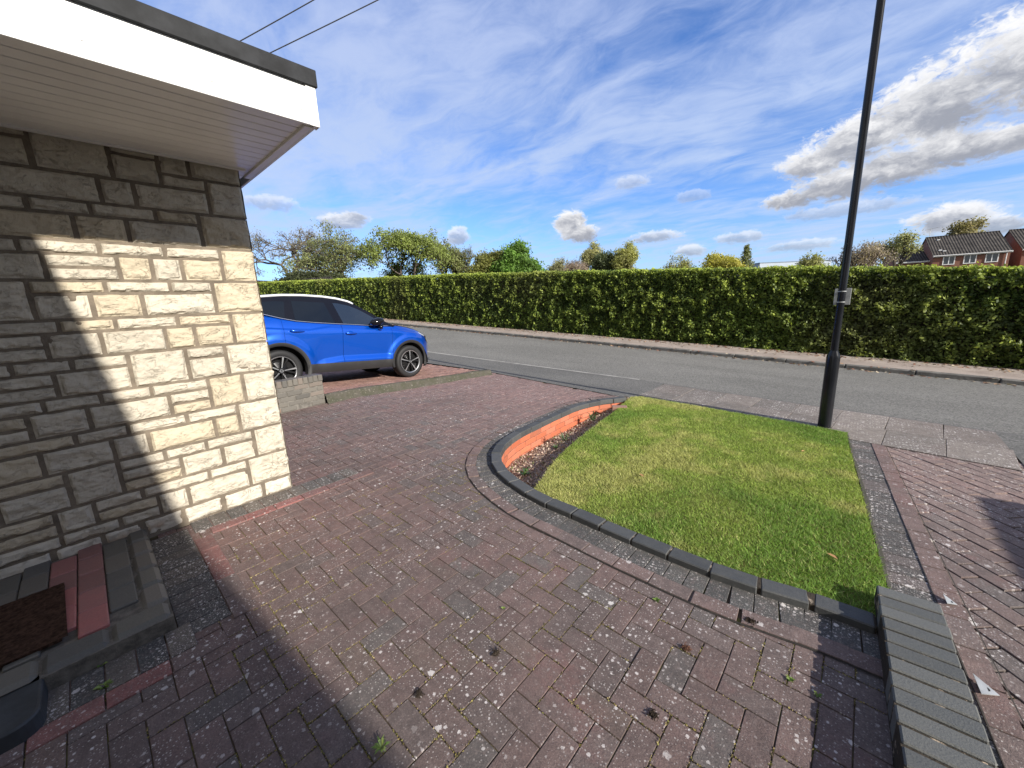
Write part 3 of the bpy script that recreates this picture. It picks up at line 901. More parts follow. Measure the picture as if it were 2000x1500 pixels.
# thin concrete strip along the right side of the lawn
le = Acc()
yy_ = np.linspace(5.30, 2.36, 60)
for ya_, yb_ in zip(yy_, yy_[1:]):
    wa, wb_ = [0.010 + 0.016 * float(vnoise(q * 6, 1, 3)) for q in (ya_, yb_)]
    xa, xb = lx(ya_) - 0.015, lx(yb_) - 0.015
    za, zb_ = [float(gz(0.1, q)) + 0.014 + 0.014 * float(vnoise(q * 9, 4, 3)) for q in (ya_, yb_)]
    le.poly([(xa, ya_, za), (xb, yb_, zb_), (xb + wb_, yb_, zb_ - 0.002), (xa + wa, ya_, za - 0.002)])
    le.poly([(xa + wa, ya_, za - 0.002), (xb + wb_, yb_, zb_ - 0.002), (xb + wb_ + .008, yb_, -0.02), (xa + wa + .008, ya_, -0.02)])
tag(le.build('lawn_edging', M['mossy']), 'narrow crumbling concrete strip along the right side of the lawn', 'edging')
# grass blades
NB_ = 230000
gx = rng.uniform(-2.6, 0.4, NB_ * 2); gy = rng.uniform(2.0, 5.7, NB_ * 2)
ok = inside(LP, gx, gy)
gx, gy = gx[ok][:NB_], gy[ok][:NB_]
n = len(gx)
pat = fbm(gx * 1.1, gy * 1.1, 3, 4)
pat2 = fbm(gx * 4.5 + 9, gy * 4.5, 8, 3)
near_edge = np.clip((gy - 2.1) / 0.5, 0, 1)
hgt = rng.uniform(0.010, 0.024, n) * (0.75 + 0.5 * pat2)
th = rng.uniform(0, 2 * np.pi, n); ln = rng.uniform(0.2, 1.6, n) * hgt
wd = rng.uniform(0.0014, 0.0028, n)
ph = rng.uniform(0, np.pi, n)
gz_ = lawn_z(gx, gy) - 0.004
V = np.zeros((n, 3, 3))
V[:, 0] = np.stack([gx - wd * np.cos(ph), gy - wd * np.sin(ph), gz_], -1)
V[:, 1] = np.stack([gx + wd * np.cos(ph), gy + wd * np.sin(ph), gz_], -1)
V[:, 2] = np.stack([gx + ln * np.cos(th), gy + ln * np.sin(th), gz_ + hgt], -1)
dry = np.clip(sstep(0.50, 0.66, pat * 0.6 + pat2 * 0.4 + 0.10 * (1 - near_edge)) * 0.5 + (rng.random(n) < 0.10) * 0.6, 0, 1)[:, None]
lush = sstep(0.55, 0.35, pat)[:, None]
colr = np.array([0.285, 0.370, 0.078]) * (1 - lush) + np.array([0.180, 0.295, 0.054]) * lush
colr = colr * (1 - dry) + np.array([0.58, 0.52, 0.23]) * dry
colr = colr * rng.uniform(0.55, 1.5, (n, 1)) * (0.8 + 0.4 * fbm(gx * 14, gy * 14, 91, 2))[:, None]
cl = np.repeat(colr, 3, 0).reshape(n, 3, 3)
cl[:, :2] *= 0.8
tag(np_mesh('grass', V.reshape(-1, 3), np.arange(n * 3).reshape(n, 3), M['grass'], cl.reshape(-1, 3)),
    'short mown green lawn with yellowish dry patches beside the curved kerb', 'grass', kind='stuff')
# sunk flower bed between the retaining wall and the lawn edge
bed = Acc()
bl = [(x - 0.0, y) for x, y in kin if (y > 2.2 and x < -1.8)]
br = [(-1.88, 2.30), (-1.90, 2.42), (-1.98, 2.62), (-2.07, 2.92), (-2.15, 3.3), (-2.22, 3.72), (-2.29, 4.2), (-2.35, 4.67), (-2.44, 5.1), (-2.49, 5.36)]
def bed_z(x, y):
    s = float(sstep(4.2, 5.35, y))
    a = min([(abs(q[1] - y), q[0]) for q in bl])[1]; b = float(np.interp(y, [q[1] for q in br], [q[0] for q in br]))
    u = min(1.0, max(0.0, (x - a) / max(0.05, b - a)))
    return float(gz(x, y)) - (0.235 - 0.195 * u) * (1 - s) - (0.10 - 0.08 * u) * s + 0.035 * (float(fbm(x * 7, y * 7, 21, 4)) - 0.5)
NBY = 90
for j in range(NBY + 1):
    y = 2.18 + (5.38 - 2.18) * j / NBY
    xl = min([(abs(q[1] - y), q[0]) for q in bl])[1] - 0.03
    xr = float(np.interp(y, [q[1] for q in br], [q[0] for q in br])) + 0.03
    xr = max(xr, xl + 0.02)
    bed.verts([(xl + (xr - xl) * i / 24, y, bed_z(xl + (xr - xl) * i / 24, y)) for i in range(25)])
for j in range(NBY):
    for i in range(24):
        bed.face((j * 25 + i, j * 25 + i + 1, (j + 1) * 25 + i + 1, (j + 1) * 25 + i))
tag(bed.build('flower_bed', M['soil'], smooth=True), kind='structure')
# crumbs, dead stems and chips on the bed
n = 4200
by = rng.uniform(2.3, 5.3, n)
bxl = np.array([min([(abs(q[1] - y), q[0]) for q in bl])[1] for y in by]) + 0.02
bxr = np.interp(by, [q[1] for q in br], [q[0] for q in br]) - 0.01
bx = bxl + (bxr - bxl) * rng.random(n)
bz = np.array([bed_z(x, y) for x, y in zip(bx, by)]) + rng.uniform(0.0, 0.016, n)
def leaf_quads(P, size, aspect=0.5, flat=None, colors=None):
    """rhombic leaves at P (n,3); flat: None random orientation, or normals (n,3)"""
    n = len(P)
    if flat is None:
        N = rng.normal(0, 1, (n, 3))
    else:
        N = flat
    N = N / np.linalg.norm(N, axis=1, keepdims=True)
    T = rng.normal(0, 1, (n, 3)); T -= N * (T * N).sum(1, keepdims=True)
    T /= np.linalg.norm(T, axis=1, keepdims=True)
    B = np.cross(N, T)
    s = np.asarray(size).reshape(-1, 1) * np.ones((n, 1))
    V = np.stack([P - T * s, P + B * s * aspect - T * s * 0.1, P + T * s, P - B * s * aspect - T * s * 0.1], 1)
    F = np.arange(n * 4).reshape(n, 4)
    return V.reshape(-1, 3), F
V, F = leaf_quads(np.stack([bx, by, bz], -1), rng.uniform(0.006, 0.024, n), 0.4)
cc = np.array([(0.46, 0.34, 0.27), (0.27, 0.185, 0.14), (0.58, 0.49, 0.39), (0.12, 0.14, 0.06)])[rng.choice(4, n, p=[.4, .3, .2, .1])] * rng.uniform(.7, 1.3, (n, 1))
tag(np_mesh('bark_chips', V, F, M['litter'], np.repeat(cc, 4, 0)), 'dry bark chips and dead stems scattered over the sunk flower bed', 'mulch', kind='stuff')

# ------------------------------------------------------------------ kerb and curved retaining wall
rw = empty('retaining_wall', (-2.8, 3.4, float(gz(-2.8, 3.4))), 'low curved garden wall with dark coping bricks and orange inner brick face', 'garden wall')
cop = Acc()
ENG = [(0.058, 0.060, 0.060), (0.068, 0.069, 0.068), (0.050, 0.052, 0.052)]
st_ = catmull(KERB, 0.2265)
for k, (x, y, dx_, dy_) in enumerate(catmull(KERB, 0.22650)):
    t2 = catmull(KERB, 0.11325)
    if 2 * k + 1 >= len(t2): break
    x, y, dx_, dy_ = t2[2 * k + 1]
    nx_, ny_ = dy_ * _sgn, -dx_ * _sgn          # towards the lawn
    cx, cy = x + nx_ * 0.051, y + ny_ * 0.051
    cop.col = pick(ENG)
    gap_ = 0.020 if k == 1 else 0.0
    cop.box((cx, cy, float(gz(cx, cy)) + 0.014 + random.uniform(-.003, .003)), (0.1095 - gap_ / 2, 0.051, 0.034),
            ((dx_, dy_, float(gz(cx + dx_ * .2, cy + dy_ * .2) - gz(cx, cy)) / .2), (nx_, ny_, 0), (0, 0, 1)), 0.006)
put(cop.build('coping', M['brick']), rw)
bf, mo = Acc(), Acc()
ORG = [(0.50, 0.135, 0.065), (0.43, 0.115, 0.055), (0.55, 0.155, 0.075), (0.38, 0.115, 0.06), (0.47, 0.15, 0.085)]
FINE = catmull(KERB, 0.1125)
for course in range(5):
    zc = -0.020 - 0.034 - course * 0.068
    for k in range(9, len(FINE) - 1, 2):
        i = k + (course % 2)
        if i >= len(FINE): continue
        x, y, dx_, dy_ = FINE[i]
        if y < 2.15 or x > -1.9: continue
        nx_, ny_ = dy_ * _sgn, -dx_ * _sgn
        cx, cy = x + nx_ * 0.057, y + ny_ * 0.057
        bf.col = pick(ORG)
        bf.box((cx, cy, float(gz(cx, cy)) + zc), (0.1070, 0.041, 0.0300), ((dx_, dy_, 0), (nx_, ny_, 0), (0, 0, 1)), 0.004)
for (x, y, dx_, dy_), (x2, y2, dx2, dy2) in zip(PATH, PATH[1:]):
    def Q(x, y, dx_, dy_, o, z): return (x + dy_ * _sgn * o, y - dx_ * _sgn * o, float(gz(x, y)) + z)
    mo.mat = 0
    mo.poly([Q(x, y, dx_, dy_, .094, -.021), Q(x2, y2, dx2, dy2, .094, -.021), Q(x2, y2, dx2, dy2, .094, -.5), Q(x, y, dx_, dy_, .094, -.5)])
    mo.mat = 1
    mo.poly([Q(x, y, dx_, dy_, .094, .043), Q(x2, y2, dx2, dy2, .094, .043), Q(x2, y2, dx2, dy2, .094, -.021), Q(x, y, dx_, dy_, .094, -.021)])
    mo.poly([Q(x, y, dx_, dy_, .006, .042), Q(x2, y2, dx2, dy2, .006, .042), Q(x2, y2, dx2, dy2, .094, .043), Q(x, y, dx_, dy_, .094, .043)])
    mo.poly([Q(x, y, dx_, dy_, .006, .042), Q(x2, y2, dx2, dy2, .006, .042), Q(x2, y2, dx2, dy2, .006, -.1), Q(x, y, dx_, dy_, .006, -.1)])
put(bf.build('brick_face', M['brick']), rw)
put(mo.build('mortar', [M['orange_mortar'], M['patchy_mortar']]), rw)

# low wall of brick-on-edge at the right
lw = empty('boundary_wall', (0.3, 1.5, 0.02), 'low brick wall capped with grey bricks on edge between the two drives', 'garden wall')
cp, bk = Acc(), Acc()
CAP = [(0.084, 0.087, 0.083), (0.096, 0.098, 0.092), (0.075, 0.078, 0.075)]
wdir = Vector((0.053, -1, 0)).normalized(); wn = Vector((1, 0.053, 0)).normalized()
w0 = Vector((0.193, 2.375, 0))
for k in range(52):
    c = w0 + wdir * (0.036 + k * 0.0795) + wn * 0.107
    cp.col = pick(CAP)
    cp.box((c.x, c.y, float(gz(c.x, c.y)) + 0.064 + random.uniform(-.002, .002)), (0.1070 + random.uniform(-.003, .003), 0.0345, 0.051), (wn, wdir, (0, 0, 1)), 0.005)
put(cp.build('coping', M['brick']), lw)
for course in range(2):
    for k in range(18):
        c = w0 + wdir * (0.105 + k * 0.225 + course * 0.1125) + wn * 0.098
        bk.col = pick([(0.11, 0.06, 0.05), (0.085, 0.06, 0.055), (0.07, 0.065, 0.06)])
        bk.box((c.x, c.y, float(gz(c.x, c.y)) - 0.026 - course * 0.075), (0.0975, 0.1075, 0.0325), (wn, wdir, (0, 0, 1)), 0.004)
put(bk.build('brickwork', M['brick']), lw)
mm = Acc()
c = w0 + wdir * 1.97 + wn * 0.098
mm.box((c.x, c.y, 0.018), (0.0985, 1.96, 0.1010), (wn, wdir, (0, 0, 1)))
put(mm.build('mortar', M['patchy_mortar']), lw)

# ------------------------------------------------------------------ house with stone wall and flat roof
XW, YC = -3.545, 0.985
SOF = 2.58
hs = empty('stone_house', (XW, -2.0, 0.04), 'single storey house of cream rock-faced stone with white fascia and flat roof', 'house')
UH, ZT = 0.0765, 2.625
ST = """0 1 -.66 -.01;0 1 .31 .525;1 3 -.4 -.02;1 3 -.66 -.41;0 3 -.005 .30;1 3 .31 .525;0 2 .535 .685;2 3 .535 .765;0 2 .695 .99;2 5 .775 .99;
3 5 -.6 .225;3 5 .235 .38;3 5 .39 .765;5 6 -.66 -.08;5 6 -.07 .165;5 6 .175 .46;5 6 .47 .685;5 8 .695 .99;6 8 -.35 .08;6 8 -.66 -.36;6 8 .09 .31;6 8 .32 .685;
8 9 -.66 -.155;8 9 -.145 .16;8 9 .17 .465;8 9 .475 .77;8 11 .78 .99;9 11 -.4 -.08;9 11 -.66 -.41;9 10 -.07 .225;10 11 -.07 .225;9 11 .235 .385;9 11 .395 .54;9 11 .55 .77;
11 14 -.44 -.165;11 14 -.66 -.45;11 12 -.155 .145;11 12 .155 .455;11 12 .465 .69;12 14 -.155 .07;12 14 .08 .30;12 14 .31 .69;11 14 .70 .99;
14 15 -.5 -.09;14 15 -.08 .15;14 15 .16 .455;14 15 .465 .765;14 17 .775 .99;15 16 -.66 -.16;16 17 -.66 -.16;15 17 -.15 .07;15 17 .08 .375;15 17 .385 .535;15 17 .545 .765;
17 18 -.66 -.31;17 18 -.30 -.08;17 18 -.07 .165;17 20 .175 .46;17 18 .47 .69;18 20 .47 .69;17 20 .70 .99;18 19 -.5 -.165;19 20 -.5 -.165;18 20 -.155 .165;
20 21 -.6 -.235;20 21 -.225 .0;20 21 .01 .24;20 21 .25 .55;21 22 .33 .55;22 23 .33 .55;20 23 .56 .765;20 23 .775 .99;21 22 -.66 -.31;22 23 -.66 -.31;21 23 -.30 -.07;21 23 -.06 .32;
23 24 -.5 -.15;23 24 -.14 .085;23 24 .095 .39;23 24 .40 .695;23 26 .705 .99;24 26 -.6 -.305;24 26 -.295 -.005;24 26 .005 .17;24 26 .18 .54;24 26 .55 .695;
26 27 -.66 -.235;26 29 -.225 -.005;26 27 .005 .23;26 27 .24 .465;26 27 .475 .765;26 29 .775 .99;27 29 -.5 -.235;27 28 .005 .305;28 29 .005 .305;27 29 .315 .55;27 29 .56 .765;
29 30 -.66 -.32;29 31 -.31 -.155;29 30 -.145 .075;29 30 .085 .445;29 30 .455 .69;29 32 .70 .99;30 31 -.66 -.32;30 31 -.145 .14;31 32 -.66 -.32;31 32 -.31 -.06;30 32 .15 .305;31 32 -.05 .14;30 32 .315 .69;
32 33.7 -.66 -.37;32 33.7 -.36 -.155;32 33.7 -.145 .035;32 33.7 .045 .255;32 33.7 .265 .495;32 33.7 .505 .765;32 33.7 .775 .985"""
sw = Acc()
seed_ = 40
for row in ST.replace('\n', '').split(';'):
    k0, k1, ya, yb = [float(q) for q in row.split()]
    seed_ += 3
    z1, z0 = ZT - k0 * UH - 0.0032, ZT - k1 * UH + 0.0032
    y0, y1 = ya + 0.0002, yb - 0.0002
    ny = max(4, int((y1 - y0) / 0.0085)); nv = max(4, int((z1 - z0) / 0.0085))
    Y, Z = np.meshgrid(np.linspace(y0, y1, ny + 1), np.linspace(z0, z1, nv + 1))
    ey = np.minimum(Y - y0, y1 - Y); ez = np.minimum(Z - z0, z1 - Z)
    # ragged chisel margin: deepest along the bottom and the sides
    wob = (fbm(Y * 16, Z * 16, seed_, 3) - 0.5) * 0.034
    e = np.minimum(ey, np.minimum((Z - z0) * 1.0, (z1 - Z) * 1.5)) + wob
    mrg = 0.017 if (z1 - z0) > 0.1 else 0.012
    shelf = sstep(mrg - 0.007, mrg + 0.007, e)
    rough = (fbm(Y * 9, Z * 13, seed_ + 1, 5, 0.55) - 0.5)
    ridg = np.abs(fbm(Y * 7 + 3, Z * 9, seed_ + 2, 4) - 0.5)
    H = 0.004 + shelf * (0.017 + rough * 0.036 - ridg * 0.030) + (1 - shelf) * rough * 0.008
    base_row = k0 >= 32
    if base_row: H = H * 0.8 - 0.002
    rim = np.minimum(ey, ez)
    H = H * sstep(0.0, 0.004, rim + 1e-6) + (rim < 1e-6) * -0.006
    cv = np.array((0.47, 0.425, 0.345)) * random.uniform(0.92, 1.06)
    if random.random() < 0.18: cv = cv * np.array((1.0, 0.95, 0.86))
    if base_row: cv = np.array((0.52, 0.475, 0.40))
    side = (Y > YC - 0.004)
    V = np.stack([XW + H, Y + side * (H * 0.6 - 0.003), Z], -1).reshape(-1, 3)
    o = len(sw.v)
    dirt = np.zeros(V.shape[0])
    if base_row and -0.16 < ya < 0.26:
        dirt = (sstep(0.4, 0.65, fbm(Y * 11, Z * 15, 77, 3)) * sstep(z1, z0 + 0.01, Z) * (1.0 if ya < 0.1 else 0.35)).ravel()
    if base_row and ya < -0.3:
        dirt = (0.5 * sstep(0.45, 0.7, fbm(Y * 11, Z * 15, 78, 3)) * sstep(z1, z0, Z)).ravel()
    for p, d in zip(V, dirt):
        sw.v.append(tuple(p)); sw.c.append(tuple(cv * (1 - d) + np.array((0.23, 0.12, 0.055)) * d))
    w_ = ny + 1
    for j in range(nv):
        for i in range(ny):
            sw.f.append((o + j * w_ + i, o + j * w_ + i + 1, o + (j + 1) * w_ + i + 1, o + (j + 1) * w_ + i)); sw.mi.append(0)
    # returned end of the corner stones
    if yb >= 0.98:
        sw.mat, sw.col = 0, tuple(cv)
        o = sw.verts([(XW + 0.004 - i * 0.05, yb - 0.004 + 0.004 * float(vnoise(i * 2.1, z * 40, seed_)), z) for q, z in enumerate(np.linspace(z0, z1, 7)) for i in range(6)])
        for q in range(6):
            for i in range(5):
                sw.face((o + q * 6 + i, o + q * 6 + i + 1, o + (q + 1) * 6 + i + 1, o + (q + 1) * 6 + i))
put(sw.build('stone_facing', M['stone'], smooth=False), hs)
wl = Acc()
wl.box((XW - 1.6 + 0.0025, (YC - 0.012 - 0.66) / 2, 1.3), (1.6, (YC - 0.012 + 0.66) / 2, 1.29))
put(wl.build('mortar', M['mortar']), hs)
wl = Acc()
wl.box((XW - 3.3, -5.0, 1.3), (2.6, 4.3, 1.28))
wl.box((XW - 0.35, -5.1, 1.3), (0.35, 3.1, 1.28))
put(wl.build('wall', M['render']), hs)
dr = Acc()
dr.box((XW - 0.03, -1.33, 1.2), (0.03, 0.62, 1.05), bevel=0.01)
door = put(dr.build('door', M['upvc']), hs)
dh = Acc(); dh.tube([(XW + 0.05, -0.85, 1.1), (XW + 0.05, -0.98, 1.1)], 0.01)
put(dh.build('handle', M['chrome']), door)
# roof: fascia, boarded soffit, dark trim
FX, FY = -2.431, 1.115
fa = Acc()
fa.box((FX - 0.009, (FY - 8) / 2 - 0.02, SOF + 0.095), (0.009, (FY + 8) / 2 - 0.02, 0.101), bevel=0.002)
fa.box(((FX - 6) / 2, FY - 0.009, SOF + 0.095), ((FX + 6) * -0.5 * -1 if False else abs(-6 - FX) / 2 - 0.0, 0.009, 0.101), bevel=0.002)
fas = put(fa.build('fascia', M['upvc']), hs)
ct = Acc()
ct.box((FX + 0.0035, FY - 0.022, SOF + 0.094), (0.0035, 0.024, 0.104), bevel=0.0015)
ct.box((FX - 0.020, FY + 0.0035, SOF + 0.094), (0.027, 0.0035, 0.104), bevel=0.0015)
put(ct.build('corner_trim', M['upvc']), fas)
for yy in (-0.63, -0.21, 0.21, 0.63, 1.03):
    fx = Acc()
    fx.lathe([(0.0001, 0.006), (0.006, 0.005), (0.0085, 0.0)], (FX, yy, SOF + 0.062 - 0.0), (1, 0, 0), 12)
    put(fx.build('fixing', M['upvc'], smooth=True), fas)
so = Acc()
x = FX - 0.022
SB = 0.0935
while x > XW - 0.3:
    so.box((x - SB / 2, (FY - 8) / 2 - 0.03, SOF + 0.012), (SB / 2 - 0.0045, (FY + 8) / 2 - 0.030, 0.006), bevel=0.003)
    so.box((x - SB / 2 - 0.030, (FY - 8) / 2 - 0.03, SOF + 0.0135), (0.0165, (FY + 8) / 2 - 0.045, 0.006))
    x -= SB
put(so.build('soffit', M['soffit']), hs)
sb = Acc()
sb.box(((FX + XW) / 2 - 0.1, (FY - 8) / 2, SOF + 0.030), (abs(XW - FX) / 2 + 0.08, (FY + 8) / 2 - 0.03, 0.006))
put(sb.build('soffit_backing', M['seam']), hs)
tr_ = Acc()
tr_.box((FX - 0.07, FY - 0.045, SOF + 0.009), (0.0 + 0.05, 0.016, 0.012))
tr_ = Acc()
tr_.box(((FX + XW) / 2 - 0.08, FY - 0.040, SOF + 0.004), (abs(XW - FX) / 2 + 0.05, 0.021, 0.013), bevel=0.003)
tr_.box((XW + 0.030, (FY - 8) / 2 - 0.03, SOF + 0.004), (0.013, (FY + 8) / 2 - 0.06, 0.010), bevel=0.004)
put(tr_.build('soffit_trim', M['soffit']), hs)
rt_ = Acc()
rt_.box((FX + 0.006, (FY - 8) / 2, SOF + 0.232), (0.012, (FY + 8) / 2 + 0.018, 0.043), bevel=0.003)
rt_.box(((FX - 6) / 2 - 0.01, FY + 0.006, SOF + 0.232), (abs(-6 - FX) / 2 - 0.003, 0.012, 0.043), bevel=0.003)
put(rt_.build('roof_trim', M['roof_trim']), hs)
rf = Acc()
rf.box(((FX - 6.3) / 2, (FY - 8) / 2, SOF + 0.21), (abs(-6.3 - FX) / 2 - 0.02, (FY + 8) / 2 - 0.02, 0.04))
put(rf.build('roof', M['felt']), hs)

# doorstep with mat and rubber slab
ds = empty('doorstep', (-2.9, -0.6, 0.04), 'low brick doorstep with grey rounded edging and two red rows beside the mat', 'doorstep')
b_ = Acc()
b_.box((-2.95, -1.0, 0.045), (0.585, 1.05, 0.063))
put(b_.build('base', M['dark_mortar']), ds)
stp = Acc()
zt = 0.122
for k in range(10):
    stp.col = pick(STEP_GREY)
    stp.box((-2.445, -0.06 - k * 0.212, zt - 0.045), (0.075, 0.104, 0.050), bevel=0.022)
for j in range(20):
    yy = 0.0 - j * 0.108
    for i in range(5):
        xx = -2.63 - i * 0.212 - (0.106 if j % 2 else 0)
        if xx < -3.5: continue
        stp.col = pick(PINK_PAL) if j in (2, 3) else pick(STEP_GREY)
        bev = 0.022 if j == 0 else 0.005
        stp.box((xx, yy, zt - 0.030 + random.uniform(-.002, .002)), (0.1035, 0.0515, 0.034), bevel=bev)
put(stp.build('paving', M['brick']), ds)
mt = Acc()
mt.col = (1, 1, 1)
mt.grid(lambda u, v: (-3.12 + u * 0.57 + v * 0.02, -0.315 - v * 0.75 + u * 0.02, zt + 0.016 + 0.005 * float(fbm(u * 60, v * 80, 3, 2))), np.linspace(0, 1, 60), np.linspace(0, 1, 60))
mt.box((-2.83, -0.68, zt + 0.008), (0.275, 0.365, 0.007))
tag(mt.build('doormat', M['coir']), 'worn brown coir doormat lying on the brick doorstep', 'doormat')
rs = Acc()
def rr(z, ins):
    p = []
    x0, x1, y0, y1, r = -2.46 + ins, -2.125 - ins, -1.3 + ins, -0.365 - ins, 0.07
    for cx, cy, a0 in ((x1 - r, y1 - r, 0), (x0 + r, y1 - r, 90), (x0 + r, y0 + r, 180), (x1 - r, y0 + r, 270)):
        p += [(cx + r * math.cos(R(a0 + k * 15)), cy + r * math.sin(R(a0 + k * 15)), z) for k in range(7)]
    return p
rings = [rs.verts(rr(z, i)) for z, i in ((0.035, 0.0), (0.100, 0.002), (0.106, 0.006), (0.108, 0.012))]
for a, b in zip(rings, rings[1:]):
    for k in range(28): rs.face((a + k, a + (k + 1) % 28, b + (k + 1) % 28, b + k))
rs.face([rings[-1] + k for k in range(28)])
tag(rs.build('rubber_block', M['rubber'], smooth=False), 'black rubber block with a rounded corner lying in front of the doorstep', 'rubber block')
# ------------------------------------------------------------------ neighbour's low wall and kerb
nw = empty('boundary_wall', (-6.35, 1.0, 0.08), 'low weathered grey brick wall end beside the blue car', 'garden wall')
a_, b2_ = Acc(), Acc()
GREY_B = [(0.125, 0.115, 0.100), (0.105, 0.097, 0.085), (0.14, 0.127, 0.108), (0.09, 0.084, 0.075), (0.15, 0.125, 0.105)]
nd_ = Vector((-0.09, 1, 0)).normalized(); nn_ = Vector((1, 0.09, 0)).normalized()
e0 = Vector((-6.355, 2.45, 0))
TOPZ = 0.545
for k in range(44):
    c = e0 - nd_ * (0.036 + k * 0.0765) - nn_ * 0.1
    a_.col = pick(GREY_B)
    a_.box((c.x, c.y, TOPZ - 0.052 + random.uniform(-.004, .004)), (0.105 + random.uniform(-.005, .005), 0.0365, 0.051), (nn_, nd_, (0, 0, 1)), 0.010)
put(a_.build('coping', M['brick']), nw)
for course in range(6):
    for k in range(15):
        if course == 4 and k == 1: continue
        c = e0 - nd_ * (0.10 + k * 0.225 - (course % 2) * 0.1125 + 0.015) - nn_ * 0.1
        L = 0.1075
        if course % 2 and k == 0: c = e0 - nd_ * 0.052 - nn_ * 0.1; L = 0.049
        b2_.col = pick(GREY_B) if course < 4 else pick(GREY_B[:2] + [(0.21, 0.135, 0.10)])
        b2_.box((c.x, c.y, TOPZ - 0.107 - 0.034 - course * 0.0745), (0.100 + random.uniform(-.004, .004), L, 0.0325), (nn_, nd_, (0, 0, 1)), 0.008)
put(b2_.build('brickwork', M['brick']), nw)
mm = Acc(); c = e0 - nd_ * 1.70 - nn_ * 0.1
mm.box((c.x, c.y, 0.20), (0.093, 1.69, 0.29), (nn_, nd_, (0, 0, 1)))
put(mm.build('mortar', M['grey_mortar']), nw)
ke = Acc()
KP = [(-6.37, 2.44), (-6.40, 3.0), (-6.20, 3.8), (-6.05, 4.6), (-5.93, 5.3), (-5.84, 5.72)]
kk = catmull(KP, 0.035)
prof = [(-0.09, -0.2), (-0.075, 0.10), (-0.05, 0.142), (0.0, 0.152), (0.04, 0.146), (0.062, 0.12), (0.072, 0.06), (0.085, 0.02), (0.12, 0.003), (0.13, -0.1)]
nP = len(prof)
for i, (x, y, dx_, dy_) in enumerate(kk):
    t = i / len(kk)
    for j, (o, z) in enumerate(prof):
        nzv = float(vnoise(i * 0.33, j * 1.7, 5)) - 0.5
        h = z * (1.0 - 0.35 * t) if z > 0 else z
        ke.verts([(x + dy_ * (o + nzv * 0.02), y - dx_ * (o + nzv * 0.02), float(gz(x, y)) + h + nzv * 0.016)])
for i in range(len(kk) - 1):
    for j in range(nP - 1):
        ke.face((i * nP + j, i * nP + j + 1, (i + 1) * nP + j + 1, (i + 1) * nP + j))
ke.face([(len(kk) - 1) * nP + j for j in range(nP)])
tag(ke.build('kerb_edging', M['mossy'], smooth=True), 'crumbling mossy concrete edging between the two driveways', 'edging')

# ------------------------------------------------------------------ cars
def lerp(tab, v):
    return float(np.interp(v, [p[0] for p in tab], [p[1] for p in tab]))
BELT = [(-2.15, 1.10), (-1.9, 1.33), (-1.52, 1.322), (-1.255, 1.258), (-1.016, 1.216), (-0.7, 1.194), (-0.28, 1.176), (0.02, 1.168), (0.32, 1.155), (0.62, 1.146), (0.86, 1.146),
        (0.96, 1.15), (1.12, 1.142), (1.35, 1.118), (1.57, 1.07), (1.70, 1.02), (1.82, 0.985), (1.95, 0.93), (2.05, 0.86), (2.10, 0.78)]
ROOF = [(-2.05, 1.42), (-1.75, 1.545), (-1.441, 1.605), (-1.14, 1.642), (-0.8, 1.662), (-0.43, 1.663), (-0.16, 1.645), (0.06, 1.607), (0.2, 1.556), (0.304, 1.508), (0.557, 1.361), (0.824, 1.205), (0.98, 1.152)]
HALF = [(-2.16, 0.66), (-2.1, 0.76), (-1.95, 0.84), (-1.7, 0.895), (-1.3, 0.915), (1.2, 0.915), (1.5, 0.900), (1.7, 0.865), (1.85, 0.80), (1.97, 0.70), (2.06, 0.56), (2.10, 0.44)]
AX_F, AX_R, WR = 1.3325, -1.3325, 0.36
CREASE = [(-0.90, 0.40), (-0.86, 0.455), (-0.576, 0.53), (-0.245, 0.571), (0.355, 0.572), (0.72, 0.574), (0.90, 0.55)]
def side_x(y, z):
    w = lerp(HALF, y)
    o = 0.0
    if z > 1.0: o -= 0.055 * ((z - 1.0) / 0.17) ** 1.6 * (1 if y < 0.9 else 1.4)
    if -1.0 < y < 1.0:
        cz = lerp(CREASE, y)
        fade = float(sstep(-0.9, -0.6, y) * sstep(0.98, 0.75, y))
        if z < cz: o += fade * (-0.026 + 0.040 * min(1, (cz - z) / 0.09))
        else: o += fade * (-0.026 * max(0, 1 - (z - cz) / 0.42))
    # shoulder
    up_ = lerp([(-1.6, 1.08), (-0.82, 1.05), (-0.44, 1.116), (0.0, 1.10), (0.9, 1.06), (1.6, 0.98)], y)
    if z > up_: o -= 0.016 * min(1, (z - up_) / 0.02)
    for ya in (AX_F, AX_R):
        r = math.hypot(y - ya, z - WR)
        o += 0.020 * float(sstep(0.64, 0.53, r))
    if z < 0.5: o -= 0.03 * ((0.5 - z) / 0.2) ** 2
    # hood and nose roll over
    if y > 0.9:
        top = lerp(BELT, y)
        k = max(0, (z - (top - 0.20)) / 0.20)
        o -= (0.13 * float(sstep(0.9, 1.5, y))) * k ** 2
    return w + o
def bottom(y, base, rad):
    b = base
    for ya in (AX_F, AX_R):
        d = abs(y - ya)
        if d < rad: b = max(b, WR + math.sqrt(rad * rad - d * d))
    return b
def green_x(z, y=0):
    k = 0.86 - 0.50 * (z - 1.15)
    if y < -1.6: k -= 0.12 * ((-1.6 - y) / 0.5) ** 2
    return k
